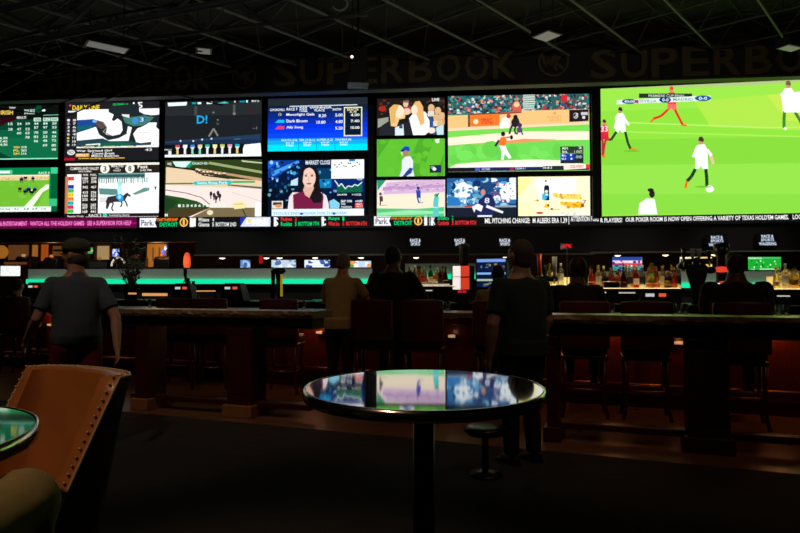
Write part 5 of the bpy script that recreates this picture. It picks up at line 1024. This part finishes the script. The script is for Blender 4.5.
stool(644, -.55, 'empty dark red bar stool between the two seated patrons at right', .1)
stool(738, -.62, 'bar stool carrying the broad patron seated behind the right post', .0)
stool(496, -.62, 'bar stool of the patron in tan shirt, hidden behind the big man', .2)
stool(22, -.62, 'dark bar stool with seated patron at the far left edge', .45)
stool(181, -.55, 'dark bar stool seen under the left drink rail between its two posts', .4)
stool(214, -.55, 'dark bar stool tucked just left of the drink rail\'s thick post', .4)
stool(284, -.55, 'dark bar stool right of the left drink rail\'s thick post', .3)

# ------------------------------------------------------------------ round pub tables
tabtop = mat('polished_dark_tabletop', (22, 18, 17), .035, coat=.8, spec=1.0, ior=1.7)
tabrim = mat('polished_metal_rim', (196, 190, 182), .16, 1.0)
def pub_table(x, y, z, R, label):
    e = empty('pub_table', (x, y, 0), 0, label, 'pub table', None); e.rotation_euler = (math.radians(1.2), 0, 0)
    MB().lathe([(0, z - .026), (R - .006, z - .026), (R - .004, z), (0, z)], n=72).build('tabletop', tabtop, e)
    n = 72; MB().loft([[Vector((r * math.cos(t), r * math.sin(t), zz)) for r, zz in ((R - .004, z - .034), (R + .004, z - .032), (R + .007, z - .016), (R + .004, z + .001), (R - .004, z + .002))] for t in [2 * math.pi * i / n for i in range(n + 1)]], cap=False).build('metal_rim', tabrim, e, True)
    MB().lathe([(0, z - .045), (.16, z - .045), (.16, z - .027), (0, z - .027)], n=28).build('mounting_plate', blackm, e)
    MB().lathe([(.0, .03), (.034, .03), (.034, z - .04), (0, z - .04)], n=20).build('column', blackm, e, True)
    MB().lathe([(0, 0), (.27, 0), (.27, .012), (.10, .035), (.04, .06), (0, .06)], n=36).build('base', blackm, e, True)
    return e
pub_table(.076, 2.075, 1.060, .376, 'round dark glossy pub table in the centre foreground reflecting the screens')
pub_table(-1.205, 1.38, 1.05, .385, 'round pub table with bright metal rim cut off at the left edge')
# low pedestal foot stool beyond the table
q = at(485, 430, 4.75); e = empty('low_pedestal_stool', (q.x, 4.75, 0), 0, 'low dark oval-topped pedestal stool on the floor behind the round table', 'stool')
MB().lathe([(0, .30), (.13, .30), (.155, .325), (.15, .35), (.12, .362), (0, .358)], n=28).build('seat', blackp, e, True); MB().lathe([(0, .03), (.025, .03), (.025, .30), (0, .30)], n=14).build('pedestal', blackm, e, True); MB().lathe([(0, 0), (.13, 0), (.12, .02), (.03, .04), (0, .04)], n=24).build('base', blackm, e, True)

# ------------------------------------------------------------------ leather chair with nailhead trim
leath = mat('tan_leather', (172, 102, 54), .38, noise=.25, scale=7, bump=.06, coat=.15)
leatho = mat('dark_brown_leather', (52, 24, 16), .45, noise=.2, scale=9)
def club_chair(loc, rz, label, ztop=1.10):
    e = empty('club_chair', loc, rz, label, 'leather chair', None)
    zs = .64; W = .192
    # shell path in plan: half a barrel; wings sweep forward (+y is where a sitter faces) and get longer lower down
    def ring(z, t0, t1, inset):
        k = max(0, min(1.3, (ztop - z) / (ztop - zs))); wing = .012 + .13 * k ** 1.1; rec = -.085 * (1 - k); pts = []
        w_ = W * (.93 + .07 * (1 - k)) 
        n = 10; out = []
        out.append(Vector((-w_, wing + rec, z)))
        for i in range(1, n):
            t = math.pi * i / n; out.append(Vector((-w_ * math.cos(t) ** 1 if abs(math.cos(t)) > 1e-6 else 0, rec - .055 * math.sin(t), z)))
        out.append(Vector((w_, wing + rec, z)))
        return out
    levels = [zs - .16 + (ztop - zs + .16) * j / 14 for j in range(15)]
    inner = [ring(z, 0, 0, 0) for z in levels]
    th = .07
    def outer(r, z):
        o = []
        for i, p in enumerate(r):
            a = r[max(0, i - 1)]; c = r[min(len(r) - 1, i + 1)]; d = (c - a).normalized(); nrm = Vector((d.y, -d.x, 0)); o.append(p + nrm * th)
        return o
    outr = [outer(r, z) for r, z in zip(inner, levels)]
    lift = lambda r, h: [p + Vector((0, 0, h * math.sin(math.pi * i / (len(r) - 1)) ** .8 if 0 < i < len(r) - 1 else 0)) for i, p in enumerate(r)]
    m = MB(); m.loft(inner, cap=False, close=False); m.build('inner_back', leath, e, True)
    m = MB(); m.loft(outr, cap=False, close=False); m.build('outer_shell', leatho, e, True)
    # rolled edge: top and both wing fronts
    eo = [r[0] for r in outr] + outr[-1][1:] + [r[-1] for r in outr[::-1]][1:]; ei = [r[0] for r in inner] + inner[-1][1:] + [r[-1] for r in inner[::-1]][1:]
    m = MB(); R_ = []
    for a, c in zip(ei, eo):
        mid = (a + c) / 2; up = Vector((0, .006, .008)); R_.append([a, a.lerp(c, .3) + up, a.lerp(c, .7) + up, c])
    m.loft(R_, cap=False, close=False); m.build('rolled_edge', leath, e, True)
    m = MB(); MB_t = [ (a.lerp(c, 1.0) + Vector((0, .0, .004))) for a, c in zip(ei, eo)]; m.tube(MB_t, .0045, 6); m.build('piping', mat('pale_piping', (196, 160, 120), .4), e, True)
    m = MB()
    P = MB_t; acc = 0; 
    en = [a.lerp(c, .80) + Vector((0, .009, .008)) for a, c in zip(ei, eo)]
    for a, c in zip(en, en[1:]):
        L = (c - a).length; n = max(1, int(L / .019))
        for k in range(n):
            q = a.lerp(c, k / n); d = (c - a).normalized(); m.ell(q, .0046, .0046, .0046, 6, 5)
    m.build('nailheads', mat('dull_brass_nails', (206, 170, 120), .4, .5), e, True)
    MB().box(-W + .01, W - .01, -.03, .40, zs - .02, zs + .09).build('seat_cushion', leath, e, True, .035)
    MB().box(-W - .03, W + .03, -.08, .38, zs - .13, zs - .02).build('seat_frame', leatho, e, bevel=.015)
    for sx in (-1, 1):
        for sy in (-.03, .33): MB().tube([(sx * W * .95, sy, zs - .12), (sx * W * 1.0, sy + (.03 if sy > 0 else -.05), 0)], [.024, .017], 8).build('leg', dkwood, e, True)
    MB().tube([(-W, .33, .28), (W, .33, .28)], .012, 8).build('foot_rest', brass, e, True)
    return e
CH = (-1.125, 2.02, 0)
club_chair(CH, math.radians(180 - 32), 'tan leather pub chair with brass nailhead edge in the left foreground', 1.095)
# ------------------------------------------------------------------ people
skin1 = mat('skin_light', (196, 140, 110), .55, noise=.06, scale=12); skin3 = mat('skin_dark', (84, 58, 44), .55, noise=.06, scale=12); skin2 = mat('skin_tan', (160, 108, 78), .55, noise=.06, scale=12)
def cloth(n, c): return mat(n, c, .85, noise=.18, scale=14, bump=.15)
def remesh(mb, name, m, parent, vox=.011, smooth=4):
    o = mb.build(name + '_raw', None)
    md = o.modifiers.new('r', 'REMESH'); md.mode = 'VOXEL'; md.voxel_size = vox
    sm = o.modifiers.new('s', 'SMOOTH'); sm.iterations = smooth; sm.factor = .5
    dg = bpy.context.evaluated_depsgraph_get(); dg.update(); me = bpy.data.meshes.new_from_object(o.evaluated_get(dg))
    me.name = name; old = o.data; bpy.data.objects.remove(o); bpy.data.meshes.remove(old)
    me.materials.clear(); me.materials.append(m)
    for p in me.polygons: p.use_smooth = True
    o = bpy.data.objects.new(name, me); COL.objects.link(o); o.parent = parent; return o
def person(loc, rz, label, H=1.76, build=1.0, seated=None, arms=None, legs=None, shirt=None, pants=None, skin=skin1, hair=None, sleeves='short', shorts=False, cap=None, head_turn=0, head_tilt=0, lean=0, bald=False, vox=.011, hands=True, belly=0, glasses=False, hs=1.0, bush=0, hem=.475):
    """x right, y forward, z up. seated = hip height. arms = {side: (elbow, wrist)}, legs = {side: (knee, ankle)}"""
    e = empty('person', loc, rz, label, 'person'); hipz = seated if seated else .50 * H; dz = hipz - .50 * H
    def T(z): return Vector((0, lean * max(0, z * H - .50 * H), z * H + dz))
    tor = [(.465, .12, .095), (.50, .165, .115), (.54, .172, .120 + belly * .6), (.60, .158, .112 + belly), (.66, .160, .115 + belly * .8), (.72, .176, .122 + belly * .3), (.765, .182, .114), (.795, .158, .100), (.818, .112, .080), (.84, .070, .066), (.885, .056, .058)]
    def torso(mb, lo, hi, g, nk=1):
        R = [(z, a, b_) for z, a, b_ in tor if lo <= z <= hi]
        mb.loft([[T(z) + Vector(((a * build + g) * math.cos(t), (b_ * build + g) * math.sin(t), 0)) for t in [2 * math.pi * i / 20 for i in range(20)]] for z, a, b_ in R])
    A = {}; Lg = {}
    for s, sd in ((-1, 'L'), (1, 'R')):
        sh = T(.782) + Vector((s * .170 * build, 0, 0)); d = (arms or {}).get(sd)
        if d: el, wr = Vector(d[0]), Vector(d[1])
        else: el = sh + Vector((s * .05, -.02, -.30)); wr = el + Vector((s * .0, .06, -.26))
        A[s] = (sh, el, wr)
        hp = Vector((s * .088 * build, 0, hipz - .01)); d = (legs or {}).get(sd)
        if d: kn, an = Vector(d[0]), Vector(d[1])
        elif seated: kn = hp + Vector((s * .06, .42, .0)); an = kn + Vector((0, -.02, -.42))
        else: kn = Vector((s * .10, .02, .275 * H)); an = Vector((s * .105, -.01, .055 * H))
        Lg[s] = (hp, kn, an)
    body = MB(); torso(body, .46, .9, 0)
    hc = T(.925 - .02 * (hs - 1)) + Vector((0, .012, 0)); Rh = Matrix.Rotation(head_turn, 3, 'Z') @ Matrix.Rotation(head_tilt, 3, 'X'); k = H / 1.76 * hs
    h = lambda v: hc + Rh @ (Vector(v) * k)
    body.ell(hc, .076 * k, .094 * k, .112 * k, 18, 12, Rh); body.ell(h((0, .025, -.055)), .058 * k, .066 * k, .062 * k, 14, 10, Rh)
    body.tube([h((0, .085, .02)), h((0, .112, -.022)), h((0, .088, -.036))], [.010, .017, .012], 8); body.ell(h((0, .082, .032)), .052 * k, .016 * k, .012 * k, 10, 8, Rh); body.ell(h((0, .088, -.062)), .024 * k, .010 * k, .008 * k, 10, 8, Rh); body.ell(h((0, .078, -.098)), .026 * k, .018 * k, .016 * k, 10, 8, Rh)
    for s in (-1, 1): body.ell(h((s * .079, -.008, -.004)), .011 * k, .022 * k, .033 * k, 10, 8, Rh); body.ell(h((s * .045, .060, -.02)), .024 * k, .022 * k, .022 * k, 10, 8, Rh)
    body.tube([T(.83), T(.86), hc + Vector((0, -.01, -.05))], [.064 * build, .060, .060], 14)
    for s in (-1, 1):
        sh, el, wr = A[s]; b_ = build
        body.tube([sh + Vector((-s * .06, 0, .0)), sh, sh.lerp(el, .45), el, el.lerp(wr, .3), wr], [.056 * b_, .060 * b_, .050 * b_, .042 * b_, .043 * b_, .029], 14); body.ell(sh, .062 * b_, .06 * b_, .06 * b_); body.ell(el, .043 * b_, .043 * b_, .043 * b_)
        d = (wr - el).normalized(); side = Vector((0, 1, 0)) if abs(d.z) > .6 else Vector((1, 0, 0)); side = (side - d * side.dot(d)).normalized(); nn = d.cross(side)
        pm = wr + d * .055; Mx = Matrix((side, nn, d)).transposed(); body.ell(pm, .040, .019, .058, 12, 10, Mx); body.ell(wr, .029, .026, .03)
        curl = nn * (-s if abs(d.z) > .6 else -1)
        for f, (o_, ln) in enumerate(((-.030, .062), (-.010, .074), (.010, .080), (.030, .070))):
            b0 = wr + d * .088 + side * o_; body.tube([b0, b0 + d * ln * .5 + curl * .006, b0 + d * ln * .8 + curl * .022, b0 + d * ln * .95 + curl * .040], [.0095, .009, .0085, .0075], 8)
        b0 = wr + d * .03 + side * .032; body.tube([b0, b0 + side * .022 + d * .03, b0 + side * .026 + d * .062 + curl * .01], [.013, .011, .009], 8)
        hp, kn, an = Lg[s]
        body.tube([hp, hp.lerp(kn, .4), kn, kn.lerp(an, .3), an], [.088 * b_, .076 * b_, .056, .054, .036], 14); body.ell(kn, .056, .056, .058); body.ell(hp, .09 * b_, .09 * b_, .09 * b_)
        body.tube([an + Vector((0, -.03, -.03)), an + Vector((0, .06, -.055)), an + Vector((0, .15, -.065))], [.034, .036, .026], 10)
    B = remesh(body, 'body', skin, e, vox)
    for s in (-1, 1):
        MB().ell(h((s * .031, .083, .006)), .011, .008, .007, 10, 8, Rh).build('eye', mat('eye_white', (215, 210, 205), .2) if 'eye_white' not in MATS else MATS['eye_white'], e, True)
        MB().ell(h((s * .031, .0905, .006)), .0052, .002, .0052, 8, 6, Rh).build('iris', mat('iris_brown', (50, 34, 24), .2) if 'iris_brown' not in MATS else MATS['iris_brown'], e, True)
    if shirt:
        m = MB(); torso(m, .50, .83, .018 if hem < .5 else .026)
        
        if not seated and hem < .5: m.loft([[Vector(((a * build) * math.cos(t), (b_ * build) * math.sin(t), z * H)) for t in [2 * math.pi * i / 20 for i in range(20)]] for z, a, b_ in ((hem, .19, .15 + belly * .5), (hem + .07, .19, .145 + belly * .6))])
        for s in (-1, 1):
            sh, el, wr = A[s]; b_ = build
            m.tube([sh + Vector((-s * .07, 0, .01)), sh + Vector((0, 0, .004)), sh.lerp(el, .75)] + ([] if sleeves == 'short' else [el, wr.lerp(el, .06)]), [.060 * b_, .070 * b_, .066 * b_] + ([] if sleeves == 'short' else [.056 * b_, .042]), 14); m.ell(sh, .070 * b_, .070 * b_, .068 * b_)
            if sleeves != 'short': m.ell(el, .056 * b_, .056 * b_, .056 * b_)
        m.tube([T(.815), T(.842)], [.085 * build, .070], 16)
        remesh(m, 'shirt', shirt, e, .012, 3)
    if pants:
        m = MB(); torso(m, .46, .56, .010)
        for s in (-1, 1):
            hp, kn, an = Lg[s]; b_ = build
            if shorts: m.tube([hp, hp.lerp(kn, .5), hp.lerp(kn, 1.02)], [.105 * b_, .100 * b_, .092], 14)
            else: m.tube([hp, hp.lerp(kn, .45), kn, kn.lerp(an, .4), an + Vector((0, 0, -.02))], [.100 * b_, .090 * b_, .074, .070, .060], 14); m.ell(kn, .074, .074, .076)
            m.ell(hp, .102 * b_, .102 * b_, .10 * b_)
        remesh(m, 'shorts' if shorts else 'trousers', pants, e, .012, 3)
    for s in (-1, 1):
        an = Lg[s][2]; z0 = an.z - .055 * H + .0 if not seated else an.z - .10
        o = MB(); o.loft([[Vector((an.x + x * w_, an.y + y, zz)) for x, w_ in ((-1, .045), (1, .045))] + [Vector((an.x + .02, an.y + y, zz + hh)), Vector((an.x - .02, an.y + y, zz + hh))] for y, hh, zz in ((-.075, .07, z0), (.0, .085, z0), (.10, .06, z0), (.18, .035, z0), (.205, .02, z0))]); o.build('shoe', blackp, e, True, .012)
    if hair and not cap:
        m = MB(); m.ell(h((0, -.014, .020)), (.082 + bush) * k, (.094 + bush * .6) * k, (.104 + bush) * k, 18, 12, Rh); m.ell(h((0, -.04, -.03 - bush)), (.070 + bush) * k, .062 * k, .070 * k, 14, 10, Rh); remesh(m, 'hair', hair, e, .009, 2)
    if cap:
        m = MB(); m.ell(h((0, -.016, -.03)), .078 * k, .088 * k, .075 * k, 18, 12, Rh); remesh(m, 'hair', hair, e, .009, 2)
        m = MB(); m.loft([[h((r_ * .088 * math.cos(t), r_ * .104 * math.sin(t) - .004, z)) for t in [2 * math.pi * i / 20 for i in range(20)]] for r_, z in ((1.0, .035), (1.04, .055), (1.0, .085), (.82, .115), (.5, .132), (.1, .138))]); m.loft([[h((x, y, z)) for x, y in ((-.075, .06), (-.07, .12), (-.04, .165), (0, .178), (.04, .165), (.07, .12), (.075, .06))] for z in (.034, .044)]); m.build('cap', cap, e, True)
    if glasses: MB().tube([h((-.082, 0, .012)), h((-.066, .086, .012)), h((-.03, .104, .008)), h((.03, .104, .008)), h((.066, .086, .012)), h((.082, 0, .012))], .003, 6).build('glasses', blackm, e)
    return e
def face(dx, dy): return math.atan2(dy, dx) - math.pi / 2
def dist(px, d, z=0): return (( px - 400) / F * d, d, z)
hg = mat('grey_hair', (120, 112, 104), .8, noise=.3, scale=40); hd = mat('dark_hair', (26, 20, 18), .7, noise=.3, scale=40); hb = mat('short_brown_grey_hair', (84, 70, 58), .8, noise=.3, scale=40)
# capped man walking at left
person(dist(78, 5.5), face(-.62, .78), 'person in olive cap, grey T-shirt and red shorts walking left, arm swinging', 1.80, 1.05, arms={'L': ((-.30, .04, 1.12), (-.34, .26, .93)), 'R': ((.28, -.12, 1.12), (.26, -.26, .86))}, legs={'L': ((-.11, .14, .49), (-.11, .10, .10)), 'R': ((.11, -.04, .49), (.11, -.26, .13))}, shirt=cloth('grey_blue_tshirt', (84, 92, 100)), pants=cloth('red_shorts', (120, 22, 22)), shorts=True, hair=hb, cap=cloth('olive_cap', (84, 80, 56)), head_turn=.75, belly=.04, vox=.010, glasses=True, lean=.12, hem=.51, hs=1.1)
# big man right of the round table
person(dist(521, 5.1), face(-.42, .90), 'bald heavy-set person in dark green T-shirt standing right of centre, looking left', 1.77, 1.14, arms={'L': ((-.285, -.03, 1.10), (-.27, .05, .83)), 'R': ((.27, .02, 1.12), (.25, .14, .88))}, shirt=cloth('dark_green_tshirt', (38, 50, 42)), pants=cloth('black_trousers', (22, 20, 22)), hair=hb, head_turn=.12, head_tilt=.1, belly=.05, vox=.009, hs=1.12)
# beige-shirt man leaning at the bar
person(dist(340, 8.0), face(.37, .93), 'person in loose beige shirt standing at the bar with back turned', 1.84, 1.12, arms={'L': ((-.30, .18, 1.22), (-.16, .40, 1.14)), 'R': ((.30, .18, 1.22), (.16, .40, 1.14))}, shirt=cloth('beige_shirt', (176, 152, 112)), pants=cloth('dark_trousers', (26, 24, 24)), hair=hg, lean=.12, head_tilt=-.25, belly=.03)
# big person in black at the bar
person(dist(392, 8.15), face(.30, .95), 'large person in black jacket leaning on the bar beside the beige-shirted one', 1.92, 1.34, arms={'L': ((-.38, .12, 1.24), (-.2, .34, 1.15)), 'R': ((.38, .12, 1.24), (.2, .34, 1.15))}, shirt=cloth('black_jacket', (14, 14, 16)), pants=cloth('black_jeans', (16, 16, 18)), hair=hd, sleeves='long', head_turn=-.7, lean=.06, belly=.02, skin=skin3, bush=.012)
def sitter(px, label, seat=.80, H=1.74, b=1.0, sh=None, hr=hd, turn=0, off=-.62, sl='short', bel=.02, sk=skin1, rz=0, bush=0):
    q = BAR.onpx(px, off, 0); q2 = (q.x, q.y, 0)
    return person(q2, RZ + rz, label, H, b, seated=seat + .07, arms={'L': ((-.27, .16, seat + .34), (-.16, .40, seat + .34)), 'R': ((.27, .16, seat + .34), (.16, .40, seat + .34))}, legs={'L': ((-.14, .42, seat + .06), (-.14, .40, .40)), 'R': ((.14, .42, seat + .06), (.14, .40, .40))}, shirt=sh, pants=MATS['dark_trousers'], hair=hr, sleeves=sl, head_turn=turn, belly=bel, vox=.013, skin=sk, lean=.12, bush=bush)
sitter(496, 'seated person in tan shirt at the bar, half hidden by the big man', .76, 1.66, 1.05, cloth('tan_shirt', (132, 112, 84)), hd, .3)
sitter(577, 'seated person with bushy dark hair and black top on stool right of big man', .78, 1.74, 1.18, cloth('black_top', (20, 17, 17)), hd, .2, sl='long', sk=skin3, bush=.02)
sitter(737, 'broad seated person in black at the bar behind the right post', .80, 1.72, 1.42, cloth('charcoal_top', (16, 14, 15)), hd, .1, sl='long', sk=skin3, bush=.008)
sitter(13, 'seated person in dark clothes at the bar at far left edge', .66, 1.62, 1.0, cloth('brown_black_top', (26, 20, 18)), hd, .2, sl='long')
# person whose knee shows at the bottom left
kx = -.80
HB = Vector((-.98, .80, 0)); KN = Vector((-.775, 1.33, .925)); fz = face(KN.x - HB.x, KN.y - HB.y); Ri = Matrix.Rotation(-fz, 3, 'Z')
def loc_(x, y, z): return tuple(Ri @ (Vector((x, y, z)) - HB))
WRI = loc_(-.745, 1.08, .945)
kk = person(tuple(HB), fz, 'seated person in khaki trousers, only a raised knee visible at the bottom left corner', 1.76, 1.05, seated=.86, arms={'R': (loc_(-.74, .82, 1.08), WRI), 'L': ((-.30, .10, 1.12), (-.22, .12, .97))}, legs={'R': (loc_(*KN), loc_(-.765, 1.30, .45)), 'L': ((-.26, .42, .84), (-.26, .40, .42))}, shirt=cloth('dark_blue_shirt', (30, 34, 44)), pants=cloth('khaki_trousers', (150, 128, 88)), hair=hd, vox=.009)
wr = Vector(WRI); MB().loft([[wr + Vector((.036 * math.cos(t), y, .034 * math.sin(t))) for t in [2 * math.pi * i / 18 for i in range(18)]] for y in (-.035, -.028, -.012, -.005)]).build('metal_wristband', steel, kk, True)
# small stool under that person
e = empty('pub_stool', (-.98, .78, 0), 0, 'plain dark stool under the khaki-trousered person, outside the left edge', 'bar stool')
MB().lathe([(0, .68), (.17, .68), (.19, .71), (.18, .745), (0, .75)], n=24).build('seat', redv, e, True)
for i in range(4):
    t = math.pi / 4 + i * math.pi / 2; MB().tube([(.13 * math.cos(t), .13 * math.sin(t), .68), (.21 * math.cos(t), .21 * math.sin(t), 0)], [.02, .018], 8).build('leg', dkwood, e, True)
# distant patron in the hall
person((at(16, 255, 15.7).x, 15.7, 0), face(.1, -1), 'distant person at far left of the hall facing the bar', 1.72, 1.0, shirt=cloth('orange_brown_shirt', (150, 80, 40)), pants=MATS['dark_trousers'], hair=hd, vox=.02)

# glasses and small things on the bar
gls = mat('bar_glass', (230, 235, 235), .05, trans=.95, ior=1.45); g0 = None
for i, (px, off) in enumerate(((405, .1), (411, .2), (441, .12), (448, .25), (520, .2), (556, .12), (604, .2), (612, .1), (672, .15), (679, .25), (685, .1), (778, .2), (786, .1), (150, .1), (160, .2), (262, .15), (304, .2))):
    q = BAR.onpx(px, off, 1.07)
    where = ('right of the big person in black' if px < 430 else 'near the lit dispenser' if px < 460 else 'behind the big man' if px < 560 else 'between the seated patrons' if px < 620 else 'by the wide tap tower' if px < 700 else 'at the right end of the bar' if px > 700 else '')
    if px < 200: where = 'at the left end of the bar'
    elif px < 310: where = 'left of the man in beige shirt'
    t = 'clear drinking glass standing on the bar ' + where
    if g0 is None:
        o = MB().lathe([(0, 0), (.028, 0), (.036, .13), (.033, .13), (.026, .012), (0, .012)], n=16).build('drinking_glass', gls, None, True, 0, q, RZ); tagp(o, t, 'glass', t.replace('glass', 'glasses')); g0 = o
    else:
        o = g0.copy(); COL.objects.link(o); o.location = q; o['label'] = t; o['group'] = t.replace('glass', 'glasses')
